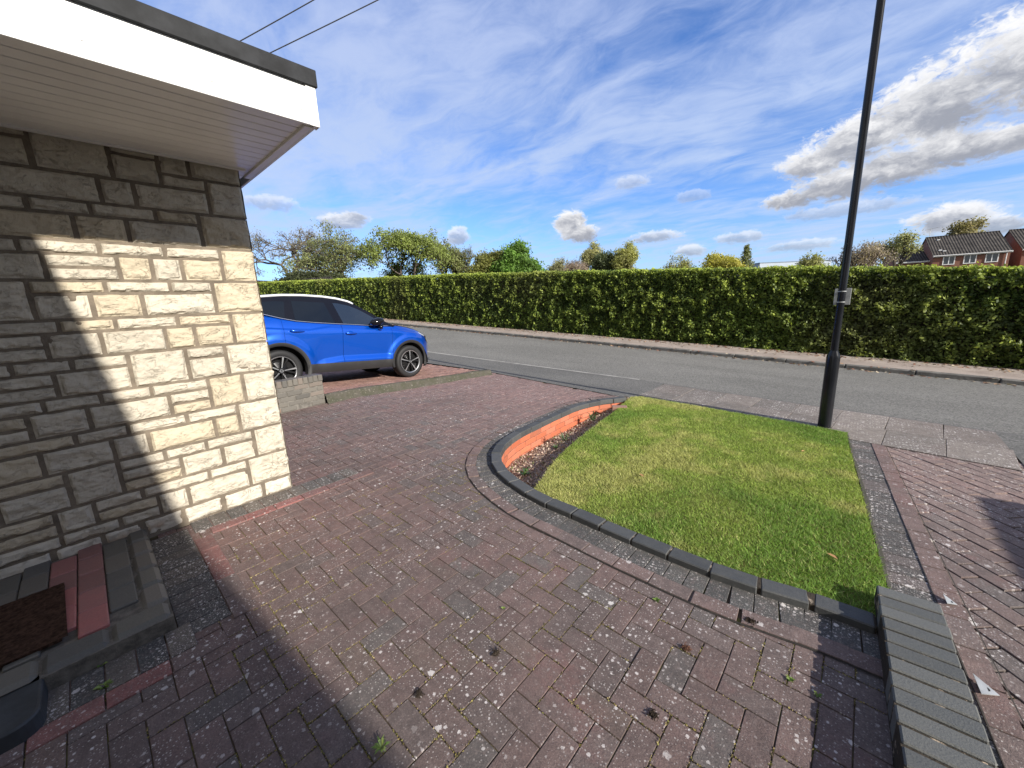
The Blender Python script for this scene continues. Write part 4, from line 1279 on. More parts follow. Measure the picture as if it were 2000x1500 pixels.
def car(loc, M3, label, mat, group=None):
    root = bpy.data.objects.new('parked_car', None)
    C.objects.link(root)
    tag(root, label, 'car', group)
    def skin(name, y0, y1, m, parent=root, sides=(1, -1), rad=0.485, zb=0.445, inset=0.0, top=None):
        A = Acc()
        ys = np.linspace(y0, y1, max(3, int((y1 - y0) / 0.018) + 1))
        vs = np.linspace(0, 1, 42)
        for s in sides:
            def fn(y, v):
                b = bottom(y, zb if y < 1.78 else zb - 0.10, rad); t = top(y) if top else lerp(BELT, y)
                z = b + (t - b) * v
                return (s * (side_x(y, z) - inset), y, z)
            A.grid(fn, ys if s > 0 else ys[::-1], vs)
        return A.build(name, m, parent, True)
    G = 0.004
    for nm, ya, yb in (('rear_quarter', -2.16, -1.252 - G), ('front_wing', 0.868 + G, 2.10)):
        ys = np.linspace(ya, yb, int((yb - ya) / 0.016)); vs = np.linspace(0, 1, 42)
        for s in (1, -1):
            body = Acc()
            def fn(y, v, s=s):
                b = bottom(y, 0.445 if y < 1.78 else 0.36, 0.485); t = lerp(BELT, y)
                z = b + (t - b) * v
                return (s * side_x(y, z), y, z)
            body.grid(fn, ys if s > 0 else ys[::-1], vs)
            body.build(nm, mat, root, True)
    body = Acc()
    ys = np.linspace(0.86, 2.10, 60)
    def hood(u, y):
        t = lerp(BELT, y); xw = side_x(y, t)
        return (xw * u, y, t + 0.045 * (1 - u * u) * float(sstep(2.12, 1.5, y)) + 0.008 * float(sstep(0.45, 0.6, abs(u))) * float(sstep(1.9, 1.4, y)))
    body.grid(hood, np.linspace(-1, 1, 31), ys)
    body.build('bonnet', mat, root, True)
    body = Acc()
    def nose(u, v):
        z = 0.36 + (lerp(BELT, 2.10) - 0.36) * v
        xw = side_x(2.10, z)
        return (xw * u, 2.10 + 0.035 * (1 - u * u), z)
    body.grid(nose, np.linspace(-1, 1, 21), np.linspace(0, 1, 12))
    body.build('front_bumper', mat, root, True)
    body = Acc()
    def tail(u, v):
        z = 0.44 + (lerp(BELT, -2.15) - 0.44) * v
        return (-side_x(-2.16, z) * u, -2.16 - 0.03 * (1 - u * u), z)
    body.grid(tail, np.linspace(-1, 1, 21), np.linspace(0, 1, 12))
    body.build('tailgate', mat, root, True)
    inner = Acc()
    inner.box((0, 0, 0.62), (0.60, 2.0, 0.30))
    inner.box((0, -0.1, 0.78), (0.84, 0.76, 0.30))
    inner.box((0, -0.9, 0.90), (0.70, 1.1, 0.24))
    inner.box((0, 0.0, 0.34), (0.80, 0.84, 0.06))
    for ya in (AX_F, AX_R):
        for s in (1, -1):
            inner.grid(lambda u, v, ya=ya, s=s: (s * (0.60 + 0.28 * v), ya + 0.50 * math.cos(math.pi * u), WR - 0.05 + 0.52 * math.sin(math.pi * u)), np.linspace(0, 1, 17), (0, 1))
    inner.build('underbody', M['underbody'], root)
    for s in (1, -1):
        for (ya, yb, hy) in ((-1.252, -0.222, (-1.16, -0.925)), (-0.216, 0.868, (-0.17, 0.055))):
            d = skin('door', ya, yb, mat, sides=(s,))
            h = Acc()
            zc = 1.048 if ya < -1 else 1.004
            ps = []
            for t in np.linspace(0, 1, 9):
                y = hy[0] + (hy[1] - hy[0]) * t; z = zc - 0.012 * t
                ps.append((s * (side_x(y, z) + 0.010 + 0.022 * math.sin(math.pi * min(1, t * 1.05))), y, z))
            h.tube(ps, [0.016, 0.024, 0.024, 0.022, 0.020, 0.018, 0.016, 0.013, 0.008], 8)
            h.build('handle', mat, d, True)
            # dished recess behind the handle
            cup = Acc(); yc = (hy[0] + hy[1]) / 2
            cup.grid(lambda u, v: (s * (side_x(yc, zc) + 0.0025), yc + 0.055 * u * math.sqrt(max(0, 1 - v * v)), zc + 0.004 + 0.036 * v), np.linspace(-1, 1, 9), np.linspace(-1, 1, 9))
            cup.build('handle_recess', M['gloss_black'] if False else mat, d, True)
        # greenhouse side
        gh = Acc()
        ys = np.linspace(-2.06, 0.96, 120); vs = np.linspace(0, 1, 22)
        def gs(y, v, s=s):
            b = lerp(BELT, y) - 0.012; t = max(b + 0.004, lerp(ROOF, y))
            z = b + (t - b) * v
            return (s * green_x(z, y), y, z)
        gh.grid(gs, ys if s > 0 else ys[::-1], vs)
        gh.build('window_surround', M['gloss_black'], root, True)
        def win(name, y0, y1, lo, hi, lean0=0.0, lean1=0.0, gm='car_glass'):
            A = Acc()
            def fn(u, v):
                ya, yb = y0 + lean0 * v, y1 + lean1 * v
                y = ya + (yb - ya) * u
                b = lerp(BELT, y) + lo; t = max(b + 0.003, min(hi, lerp(ROOF, y) - 0.075))
                z = b + (t - b) * v
                return (s * (green_x(z, y) + 0.0035), y, z)
            us = np.linspace(0, 1, 26)
            A.grid(fn, us if s > 0 else us[::-1], np.linspace(0, 1, 12))
            A.build(name, M[gm], root, True)
        win('window', -1.03, -0.33, 0.016, 1.57, 0.02, -0.10)
        win('window', -0.165, 0.66, 0.014, 1.572, -0.10, 0.0, 'clear_glass')
        win('window', -1.66, -1.19, 0.016, 1.55, 0.06, 0.06)
        st = Acc()
        yy = np.linspace(-1.75, 0.80, 60)
        st.tube([(s * (green_x(lerp(BELT, y), y) + 0.010), y, lerp(BELT, y) + 0.001) for y in yy], 0.0065, 6)
        st.build('belt_trim', M['chrome'], root, True)
        rl = Acc()
        yy = np.linspace(-1.75, 0.16, 40)
        rl.tube([(s * (green_x(lerp(ROOF, y), y) - 0.015), y, lerp(ROOF, y) + 0.018 * math.sin(math.pi * i / 39) ** 0.35 + 0.004) for i, y in enumerate(yy)], 0.022, 8)
        rl.build('roof_rail', M['rail'], root, True)
        # cladding: sill and arches
        cl = Acc()
        us = np.linspace(-0.90, 0.885, 60)
        def sill(y, v):
            z = 0.275 + (0.448 - 0.275) * v
            z2 = z
            return (s * (side_x(y, 0.45) + 0.008 - 0.05 * (1 - v) ** 2), y, z2)
        cl.grid(sill, us if s > 0 else us[::-1], np.linspace(0, 1, 8))
        for ya in (AX_F, AX_R):
            def arch(u, v, ya=ya):
                r = 0.428 + 0.060 * v; a = R(-12) + (math.pi + R(24)) * u
                y, z = ya + r * math.cos(a), WR + r * math.sin(a)
                return (s * (side_x(y, max(z, 0.5)) + 0.008 - 0.022 * (1 - v) ** 2), y, z)
            us2 = np.linspace(0, 1, 40)
            cl.grid(arch, us2[::-1] if s > 0 else us2, np.linspace(0, 1, 6))
            def lip(u, v, ya=ya):
                r = 0.428; a = R(-12) + (math.pi + R(24)) * u
                y, z = ya + r * math.cos(a), WR + r * math.sin(a)
                return (s * (side_x(y, max(z, 0.5)) - 0.014 - 0.12 * (1 - v)), y, z)
            cl.grid(lip, us2, (0, 1))
        def lipf(y, v):
            z = 0.22 + 0.145 * v
            return (s * (side_x(y, 0.40) + 0.004 - 0.05 * (1 - v)), y, z)
        uf = np.linspace(1.74, 2.10, 20)
        cl.grid(lipf, uf if s > 0 else uf[::-1], np.linspace(0, 1, 5))
        if s > 0:
            cl.box((0, 2.09, 0.29), (0.44, 0.03, 0.07))
            cl.box((0, -2.14, 0.36), (0.68, 0.04, 0.10))
        cl.build('cladding', M['cladding'], root, True)
        # mirror
        mi = Acc()
        def egg(u, v):
            th, p = 2 * math.pi * u, math.pi * v - math.pi / 2
            k = math.cos(p)
            return (s * (0.985 + 0.105 * math.cos(th) * abs(math.cos(th)) ** -0.3 * k if abs(math.cos(th)) > 1e-4 else s * 0.985) if False else s * (0.985 + 0.105 * k * math.cos(th)),
                    0.475 + 0.14 * k * math.sin(th) + 0.05 * math.sin(p), 1.228 + 0.085 * math.sin(p))
        mi.grid(egg, np.linspace(0, 1, 21), np.linspace(0, 1, 13))
        mi.tube([(s * 0.83, 0.62, 1.15), (s * 0.90, 0.575, 1.145), (s * 0.96, 0.545, 1.16)], [0.035, 0.03, 0.035], 8)
        mi.tube([(s * 0.955, 0.575, 1.155), (s * 0.955, 0.575, 1.085)], [0.048, 0.040], 10)
        mi.build('mirror', M['gloss_black'], root, True)
        # lamp
        hl = Acc()
        def lamp(u, v):
            y = 1.66 + 0.36 * u
            t = lerp(BELT, y); z = t - 0.018 - 0.035 * v - 0.02 * u
            return (s * (side_x(y, z) + 0.004), y, z)
        hl.grid(lamp, np.linspace(0, 1, 16) if s > 0 else np.linspace(1, 0, 16), np.linspace(0, 1, 4))
        lo_ = hl.build('headlight', M['lens'], root, True)
        h2 = Acc()
        def lamp2(u, v):
            y = 1.83 + 0.20 * u
            t = lerp(BELT, y); z = t - 0.062 - 0.11 * v
            return (s * (side_x(y, z) + 0.004), y, z)
        h2.grid(lamp2, np.linspace(0, 1, 12) if s > 0 else np.linspace(1, 0, 12), np.linspace(0, 1, 6))
        h2.build('lamp_housing', M['gloss_black'], lo_, True)
        # wheels
        for ya in (AX_F, AX_R):
            wh = bpy.data.objects.new('wheel', None); C.objects.link(wh); wh.parent = root
            ty = Acc()
            X0 = s * 0.888
            ty.lathe([(0.245, -0.01), (0.262, 0.004), (0.30, 0.010), (0.338, 0.004), (0.352, -0.012), (0.36, -0.04), (0.36, -0.19), (0.345, -0.225), (0.26, -0.225), (0.245, -0.2)], (X0, ya, WR), (s, 0, 0), 48)
            ty.build('tyre', M['tyre'], wh, True)
            rm = Acc()
            rm.mat = 1
            rm.lathe([(0.252, -0.004), (0.248, 0.003), (0.240, 0.0), (0.236, -0.02)], (X0, ya, WR), (s, 0, 0), 48)
            rm.mat = 0
            rm.lathe([(0.240, -0.02), (0.236, -0.10), (0.15, -0.105), (0.06, -0.075), (0.0005, -0.07)], (X0, ya, WR), (s, 0, 0), 40)
            a0 = R(20) if ya > 0 else R(8)
            for k in range(5):
                a = a0 + k * 2 * math.pi / 5
                for (da, wid, mt_, dep) in ((0.0, 0.026, 1, 0.0), (-0.36, 0.026, 0, -0.012)):
                    rm.mat = mt_
                    c0, s0_ = math.cos(a + da * 0.4), math.sin(a + da * 0.4)
                    c1, s1_ = math.cos(a + da), math.sin(a + da)
                    pts = []
                    p0 = Vector((0, c0 * 0.045, s0_ * 0.045)); p1 = Vector((0, c1 * 0.243, s1_ * 0.243))
                    dr_ = (p1 - p0).normalized(); nr_ = Vector((0, -dr_.z, dr_.y))
                    for t, wv in ((0, 0.55), (0.5, 0.75), (1, 1.1)):
                        q = p0.lerp(p1, t)
                        pts.append((q, wv * wid))
                    for (qa, wa), (qb, wb) in zip(pts, pts[1:]):
                        xx = X0 + s * (dep - 0.004); xb = X0 + s * (dep - 0.05)
                        def PT(q, o, x): return (x, ya + q.y + nr_.y * o, WR + q.z + nr_.z * o)
                        rm.poly([PT(qa, -wa / 2, xx), PT(qa, wa / 2, xx), PT(qb, wb / 2, xx), PT(qb, -wb / 2, xx)])
                        rm.mat = 0
                        for sg in (-1, 1):
                            rm.poly([PT(qa, sg * wa / 2, xx), PT(qb, sg * wb / 2, xx), PT(qb, sg * wb / 2 * 1.6, xb), PT(qa, sg * wa / 2 * 1.6, xb)])
                        rm.mat = mt_
            rm.mat = 0
            rm.lathe([(0.05, -0.06), (0.05, -0.002), (0.042, 0.004), (0.0005, 0.005)], (X0, ya, WR), (s, 0, 0), 20)
            rm.mat = 1
            rm.lathe([(0.030, 0.0045), (0.030, 0.007), (0.023, 0.007), (0.023, 0.0045)], (X0, ya, WR), (s, 0, 0), 20)
            rm.box((X0 + s * 0.006, ya, WR), (0.0012, 0.036, 0.006))
            rm.mat = 0
            rm.build('rim', [M['rim_black'], M['rim_silver']], wh, False)
    # roof and windscreen
    rfm = Acc()
    def roof(u, y):
        t = lerp(ROOF, y); xw = green_x(t, y)
        return (xw * u, y, t + 0.035 * (1 - u * u))
    rfm.grid(roof, np.linspace(-1, 1, 21), np.linspace(-2.06, 0.15, 60))
    rfm.build('roof', M['gloss_black'], root, True)
    ws = Acc()
    def screen(u, y):
        t = lerp(ROOF, y); xw = green_x(t, y)
        return (xw * u, y + 0.16 * (1 - u * u) * float(sstep(0.15, 0.6, y)), t + 0.035 * (1 - u * u) * float(sstep(1.1, 0.4, y)))
    ws.grid(screen, np.linspace(-1, 1, 21), np.linspace(0.15, 0.97, 30))
    ws.build('windscreen', M['car_glass'], root, True)
    bw = Acc()
    def rear(u, v):
        z = 1.07 + (1.43 - 1.07) * v; y = -2.15 + 0.10 * v
        return (-green_x(z, y) * u, y - 0.03 * (1 - u * u), z)
    bw.grid(rear, np.linspace(-1, 1, 15), np.linspace(0, 1, 6))
    bw.build('rear_window', M['car_glass'], root, True)
    root.matrix_world = Matrix.Translation(loc) @ M3.to_4x4()
    return root
CS = 0.9684
_fy = Vector((-0.0523, 0.9953, -0.0805)).normalized(); _rx = _fy.cross(Vector((0, 0, 1))).normalized(); _uz = _rx.cross(_fy)
car(Vector((-8.029, 3.317, 0.134)), Matrix((_rx, _fy, _uz)).transposed() * CS,
    'blue crossover car with black roof parked nose out on the neighbouring drive', M['car_paint'])

# van standing on the right hand drive, just out of the picture: it throws the dark shadow at the right edge
VX = 5.40
van = empty('parked_van', (5.40, 1.5, 0.0), 'silver panel van parked on the right hand drive', 'van')
vb = Acc()
PR = [(-2.35, 0.35), (-2.38, 1.0), (-2.34, 1.82), (-2.28, 1.90), (1.05, 1.90), (1.25, 1.84), (1.85, 1.20), (2.35, 1.02), (2.45, 0.85), (2.45, 0.35)]
def vx(z): return 0.90 - 0.09 * max(0, (z - 0.9)) ** 1.2
oL = vb.verts([(VX - vx(z), 1.55 - y, z) for y, z in PR]); oR = vb.verts([(VX + vx(z), 1.55 - y, z) for y, z in PR])
nV = len(PR)
for k in range(nV): vb.face((oL + k, oR + k, oR + (k + 1) % nV, oL + (k + 1) % nV))
vb.face([oL + k for k in range(nV)][::-1]); vb.face([oR + k for k in range(nV)])
put(vb.build('body', M['van_paint']), van)
for s in (-1, 1):
    for y in (-1.45, 1.5):
        wv_ = Acc()
        wv_.lathe([(0.0005, 0.0), (0.19, 0.0), (0.20, 0.015), (0.31, 0.012), (0.325, -0.02), (0.325, -0.2)], (VX + s * 0.915, 1.55 - y, 0.33), (s, 0, 0), 28)
        put(wv_.build('wheel', M['tyre'], smooth=True), van)
    wn_ = Acc()
    wn_.poly([(VX + s * (vx(z) + 0.004), 1.55 - y, z) for y, z in ((0.45, 1.1), (1.78, 1.15), (1.2, 1.74), (0.45, 1.74))])
    put(wn_.build('window', M['car_glass']), van)

# ------------------------------------------------------------------ lamp post and sign
PX, PY = -0.192, 5.43
pz = float(gz(PX, PY))
lp = empty('lamp_post', (PX, PY, pz), 'tall black street lamp post standing at the back corner of the lawn', 'lamp post')
q = Acc()
q.lathe([(0.061, -0.1), (0.061, 0.80), (0.057, 0.825), (0.038, 0.868), (0.036, 0.88)], (PX, PY, pz), (0, 0, 1), 36)
q.box((PX + 0.0, PY + 0.061, pz + 0.45), (0.040, 0.004, 0.22), bevel=0.003)
put(q.build('base', M['black_paint'], smooth=True), lp)
q = Acc()
q.lathe([(0.0345, 0.87), (0.034, 2.0), (0.032, 4.36), (0.036, 4.38), (0.0005, 4.385)], (PX, PY, pz), (0, 0, 1), 28)
put(q.build('pole', M['black_paint'], smooth=True), lp)
q = Acc()
q.lathe([(0.04, 0), (0.06, 0.02), (0.12, 0.05), (0.14, 0.10), (0.12, 0.16), (0.04, 0.19), (0.0005, 0.195)], (PX, PY, pz + 4.37), (0, 0, 1), 24)
put(q.build('lantern', M['black_paint'], smooth=True), lp)
sg = empty('street_sign', (PX, PY + 0.06, pz + 1.45), 'small grey metal sign plate seen from behind on the lamp post', 'sign')
q = Acc()
q.box((PX + 0.006, PY + 0.050, pz + 1.447), (0.068, 0.002, 0.086), bevel=0.0015)
put(q.build('plate', M['galv']), sg)
for dz_ in (0.055, -0.055):
    q = Acc()
    q.lathe([(0.0345, -0.005), (0.0362, -0.004), (0.0362, 0.004), (0.0345, 0.005)], (PX, PY, pz + 1.447 + dz_), (0, 0, 1), 24)
    q.box((PX, PY + 0.044, pz + 1.447 + dz_), (0.022, 0.0045, 0.006))
    put(q.build('clip', M['galv']), sg)

# metal plates at the foot of the right wall
for (x, y), lab in (((0.463, 2.60), 'small triangular metal plate at the far end of the low wall'), ((0.497, 2.065), 'larger triangular metal plate with a dark hole beside the low wall')):
    q = Acc()
    sc_ = 0.62 if y > 2.3 else 0.85
    tri = [(-0.022 * sc_, 0.055 * sc_), (0.050 * sc_, -0.005 * sc_), (-0.012 * sc_, -0.062 * sc_)]
    z0 = float(gz(x, y)) + 0.012
    o = q.verts([(x + a, y + b, z0 + 0.012 * (a < 0)) for a, b in tri]); o2 = q.verts([(x + a, y + b, z0 + 0.003 + 0.012 * (a < 0)) for a, b in tri])
    q.face((o2, o2 + 2, o2 + 1)); q.face((o, o + 1, o + 2))
    for k in range(3): q.face((o + k, o + (k + 1) % 3, o2 + (k + 1) % 3, o2 + k))
    pl = q.build('metal_plate', M['galv'])
    tag(pl, lab, 'metal plate', 'metal plates by the low wall')
    h = Acc()
    h.lathe([(0.0005, 0.0), (0.013 * sc_, 0.0)], (x + 0.008, y - 0.006, z0 + 0.0095), (0, 0, 1), 12)
    h.build('bolt_hole', M['underbody'], pl)

# ------------------------------------------------------------------ small plants and clods
GW = 'weeds growing in the paving joints'
def rosette(name, x, y, r, nleaf, label, group, upright=0.35, z=None, cols=((0.16, 0.24, 0.05), (0.22, 0.28, 0.08), (0.11, 0.18, 0.04)), aspect=0.28):
    A = Acc()
    zz = float(gz(x, y)) + 0.002 if z is None else z
    for k in range(nleaf):
        a = k * 2.399 + random.uniform(-.3, .3); L = r * (0.62 if group == GW else 1.0) * random.uniform(0.55, 1.1); e = upright * random.uniform(0.5, 1.5)
        A.col = pick(list(cols))
        d = Vector((math.cos(a), math.sin(a), 0)); n = Vector((-d.y, d.x, 0)) * L * aspect
        p0 = Vector((x, y, zz)); p1 = p0 + d * L * 0.5 + Vector((0, 0, L * e)); p2 = p0 + d * L + Vector((0, 0, L * e * 0.9))
        o = A.verts([p0, p1 - n, p2, p1 + n]); A.face((o, o + 1, o + 2, o + 3))
    return tag(A.build(name, M['weed']), label, 'weed', group)
rosette('weed', -0.63, 1.72, 0.034, 11, 'bright star-shaped weed near the kerb border in front of the lawn', GW)
rosette('weed', -1.20, 1.18, 0.024, 9, 'small bright weed alone in the middle of the drive', GW)
rosette('weed', -0.06, 1.65, 0.030, 10, 'pale weed just left of the shadow of the low wall', GW)
rosette('weed', 0.03, 1.64, 0.028, 9, 'dim weed growing in the shadow of the low wall', GW)
rosette('weed', -1.10, 0.44, 0.055, 16, 'straggly tuft of weed at the edge of the house shadow', GW, 0.6, aspect=0.12)
rosette('weed', -2.21, -0.21, 0.050, 16, 'leafy weed in the grey blocks before the rubber block', GW)
rosette('weed', -2.365, -0.21, 0.035, 12, 'dark weed at the foot of the doorstep edge', GW)
rosette('weed', -0.35, 1.86, 0.022, 9, 'tiny weed in the gap beneath the red border row', GW)
rosette('weed', 0.21, 2.95, 0.05, 14, 'weed clump along the right edge of the lawn', GW)
GB = 'green plants in the sunk flower bed'
for x, y, r, lab in ((-2.50, 3.62, 0.10, 'loose green tuft in the middle of the sunk flower bed'), (-2.60, 4.45, 0.11, 'dark green strap-leaved bulb clump near the far end of the bed'), (-2.42, 3.33, 0.05, 'low weed seedling near the lawn edge of the bed'), (-2.28, 2.62, 0.07, 'sparse weed at the near end of the sunk bed')):
    o = rosette('bed_plant', x, y, r, 26 if r > .09 else 14, lab, GB, 0.9, z=bed_z(x, y) - 0.004, cols=((0.07, 0.12, 0.05), (0.10, 0.16, 0.05), (0.05, 0.09, 0.045)), aspect=0.07 if r > .09 else .2)
    o['category'] = 'plant'
GC = 'dark clods of soil on the drive'
def clod(x, y, r, label, col):
    n = 160
    r *= 0.62
    P = rng.normal(0, 1, (n, 3)) * np.array([0.5, 0.5, 0.3]) * r; P[:, 2] = np.abs(P[:, 2]) * 0.8
    P += np.array([x, y, float(gz(x, y)) + 0.004])
    A = Acc(); A.col = col
    for p in P:
        s = r * random.uniform(0.06, 0.15)
        A.col = tuple(np.array(col) * random.uniform(.6, 1.5))
        A.box(p, (s, s * random.uniform(.5, 1), s * .7), tuple(Matrix.Rotation(random.uniform(0, 3), 3, Vector((random.random(), random.random(), random.random() + .1)).normalized()).transposed()))
    tag(A.build('soil_clod', M['litter']), label, 'soil', GC)
clod(-0.42, 1.165, 0.026, 'black round clod of moss lying near the front of the drive', (0.03, 0.022, 0.015))
clod(-0.42, 1.53, 0.026, 'reddish brown clod of soil closest to the low wall shadow', (0.12, 0.06, 0.04))
clod(-1.05, 0.97, 0.026, 'brown clod sunk in a broken paver in the middle of the drive', (0.05, 0.038, 0.028))
clod(-1.16, 0.64, 0.024, 'dark clod nearest the edge of the house shadow', (0.035, 0.027, 0.02))
clod(-0.24, 1.87, 0.034, 'scatter of dark soil under the red border row', (0.03, 0.022, 0.016))
lb = Acc(); lb.col = (0.26, 0.15, 0.11)
zl = float(gz(-2.37, 4.80))
lb.box((-2.38, 4.80, zl + 0.015), (0.10, 0.05, 0.030), (Vector((0.85, 0.5, 0)).normalized(), Vector((-0.5, 0.85, 0)).normalized(), (0, 0, 1)), 0.005)
tag(lb.build('loose_brick', M['brick']), 'single loose brick lying between bed and lawn near the road', 'brick')
# fallen leaves along the hedge foot and the far kerb
n = 3200
lxx = rng.uniform(-22, 7, n); lyy = np.where(rng.random(n) < 0.7, rng.normal(10.45, 0.22, n), rng.normal(9.27, 0.06, n))
lzz = gz(lxx, lyy) + np.where(lyy > 9.33, 0.075, 0.012)
V, F = leaf_quads(np.stack([lxx, lyy, lzz], -1), rng.uniform(0.02, 0.045, n), 0.6, np.stack([rng.normal(0, .3, n), rng.normal(0, .3, n), np.ones(n)], -1))
cc = np.array([(0.20, 0.10, 0.07), (0.30, 0.2, 0.13), (0.12, 0.07, 0.05), (0.36, 0.30, 0.22)])[rng.choice(4, n)] * rng.uniform(.7, 1.3, (n, 1))
tag(np_mesh('leaf_litter', V, F, M['litter'], np.repeat(cc, 4, 0)), 'fallen brown leaves along the foot of the hedge and far kerb', 'leaf litter', kind='stuff')

# ------------------------------------------------------------------ hedge
hg = empty('hedge', (-15, 11.3, 0.8), 'long clipped green hedge along the far side of the road', 'hedge')
HX0, HX1, HY0, HY1, HH = -48.0, 7.5, 10.62, 12.3, 1.90
def hsc(x): return (HH + np.interp(x, [-40, -13, -5.7, -1, 2, 7], [.36, .22, .12, 0, -.13, -.16])) / HH
def hnoise(a, b, s): return (fbm(a * 0.8, b * 0.8, s, 4) - 0.5)
# dark twiggy core
X = np.linspace(HX0, HX1, 400)
rows = []
for (yy, zz) in ((HY0 + 0.34, 0.02), (HY0 + 0.34, 0.5), (HY0 + 0.34, 1.0), (HY0 + 0.34, 1.5), (HY0 + 0.38, HH - 0.2), (HY0 + 0.6, HH - 0.17), (HY1 - 0.3, HH - 0.11), (HY1 - 0.1, 0.0)):
    rows.append(np.stack([X, yy + 0.10 * hnoise(X * 1.5, X * 0 + zz * 2, 4), gz(X, 10.8) + zz * hsc(X) + 0.05 * hnoise(X * 2, X * 0 + yy, 6)], -1))
V = np.concatenate(rows); nx = len(X)
i = np.arange(nx - 1)[None] + nx * np.arange(len(rows) - 1)[:, None]
F = np.stack([i, i + 1, i + nx + 1, i + nx], -1).reshape(-1, 4)
put(np_mesh('stems', V, F, M['twig']), hg)
def hedge_leaves(x0, x1, dens, size):
    area = (x1 - x0) * (HH + 0.9)
    n = int(area * dens)
    x = rng.uniform(x0, x1, n)
    u = rng.uniform(0, HH + 0.9, n)
    front = u < HH
    z = np.where(front, u, HH)
    yt = HY0 + np.where(front, 0, (u - HH))
    bulge = 0.12 * (fbm(x * 1.5, u * 2.0, 31, 4) - 0.5) + 0.27 * (fbm(x * 7, u * 7, 37, 3) - 0.5)
    dep = np.abs(rng.normal(0, 0.085, n))
    low = np.clip(1 - z / 0.5, 0, 1) * front
    y = yt + np.where(front, -bulge + dep + 0.03 * low, rng.normal(0, .03, n))
    zz = z + np.where(front, rng.normal(0, .01, n), bulge * 0.45 - dep)
    rnd_c = np.clip((z - (HH - 0.22)) / 0.22, 0, 1) * front
    y = y + 0.13 * rnd_c ** 2
    shoots = rng.random(n) < 0.05
    zz = zz + np.where(~front & shoots, rng.uniform(0, .06, n), 0)
    P = np.stack([x, y, gz(x, 10.8) + zz * hsc(x)], -1)
    N = np.stack([0.25 + rng.normal(0, .85, n), np.where(front, -0.8, -0.2) + rng.normal(0, .55, n), np.where(front, 0.55, 1.0) + rng.normal(0, .6, n)], -1)
    V, F = leaf_quads(P, size * rng.uniform(0.6, 1.25, n), 0.62, N)
    big = fbm(x * 0.55, z * 0.9, 51, 4); med = fbm(x * 3.2, u * 3.2, 57, 3)
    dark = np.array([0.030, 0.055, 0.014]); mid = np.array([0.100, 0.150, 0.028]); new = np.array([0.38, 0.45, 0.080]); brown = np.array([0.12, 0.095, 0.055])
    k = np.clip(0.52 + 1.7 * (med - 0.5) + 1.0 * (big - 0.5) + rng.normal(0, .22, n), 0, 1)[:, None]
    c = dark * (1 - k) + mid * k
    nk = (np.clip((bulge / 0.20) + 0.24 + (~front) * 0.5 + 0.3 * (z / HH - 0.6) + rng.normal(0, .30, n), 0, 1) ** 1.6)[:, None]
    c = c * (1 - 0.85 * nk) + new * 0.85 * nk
    bk = (np.clip((fbm(x * 0.35 + 5, z * 0.5, 61, 3) - 0.60) * 5, 0, 1) * 0.35)[:, None]
    c = c * (1 - bk) + brown * bk
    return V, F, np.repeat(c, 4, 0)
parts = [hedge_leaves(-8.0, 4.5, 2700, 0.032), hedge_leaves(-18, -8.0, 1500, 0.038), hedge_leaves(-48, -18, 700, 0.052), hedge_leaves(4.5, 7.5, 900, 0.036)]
o = 0; VV, FF, CC = [], [], []
for V, F, c in parts:
    VV.append(V); FF.append(F + o); CC.append(c); o += len(V)
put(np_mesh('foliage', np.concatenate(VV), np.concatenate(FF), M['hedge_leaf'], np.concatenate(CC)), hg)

# ------------------------------------------------------------------ trees
def grow(kind, seed):
    """returns list of (p0, p1, r0, r1) branch pieces and list of tip points, in a unit-less tree space"""
    rd_ = random.Random(seed)
    segs, tips = [], []
    def bend(d, amt):
        v = Vector((rd_.gauss(0, 1), rd_.gauss(0, 1), rd_.gauss(0, 1)))
        return (d + v * amt).normalized()
    P = {'oak': (6, 0.80, 0.62, 0.10, 3, 0.30), 'open': (6, 0.84, 0.48, 0.22, 3, 0.26), 'poplar': (5, 0.78, 0.34, 0.42, 3, 0.5), 'shrub': (5, 0.80, 0.45, 0.25, 3, 0.12), 'willow': (5, 0.82, 0.50, 0.12, 3, 0.28)}[kind]
    depth, shrink, spread, trop, nch, tfrac = P
    def rec(p, d, L, r, k):
        n = 3 if k > 1 else 2
        q = p
        for i in range(n):
            d2 = bend(d, 0.16 if kind != 'oak' else 0.22)
            d2 = (d2 + Vector((0, 0, trop * 0.5))).normalized()
            if kind == 'willow' and k <= 2: d2 = (d2 + Vector((0, 0, -0.55))).normalized()
            e = q + d2 * (L / n)
            segs.append((q, e, r * (1 - 0.25 * i / n), r * (1 - 0.25 * (i + 1) / n)))
            q, d = e, d2
            if k <= 2: tips.append((q, k))
        if k == 0:
            tips.append((q, 0)); return
        m = nch if k > 1 else nch + 1
        a0 = rd_.uniform(0, 6.28)
        for j in range(m):
            a = a0 + j * 6.283 / m + rd_.uniform(-.5, .5)
            s = d.orthogonal().normalized(); t = d.cross(s)
            side = s * math.cos(a) + t * math.sin(a)
            sp = spread * rd_.uniform(0.6, 1.45)
            nd2 = (d * math.cos(sp) + side * math.sin(sp)).normalized()
            rec(q, nd2, L * shrink * rd_.uniform(0.75, 1.12), r * (0.72 if j == 0 else 0.58), k - 1)
    trunkL = {'oak': 0.9, 'open': 0.8, 'poplar': 1.2, 'shrub': 0.35, 'willow': 0.9}[kind]
    if kind == 'shrub':
        for j in range(5):
            a = j * 1.257 + rd_.uniform(-.3, .3)
            rec(Vector((0.12 * math.cos(a), 0.12 * math.sin(a), 0)), Vector((0.35 * math.cos(a), 0.35 * math.sin(a), 1)).normalized(), 0.8, 0.045, depth - 1)
    else:
        rec(Vector((0, 0, 0)), Vector((0, 0, 1)), trunkL, 0.11, depth)
    return segs, tips
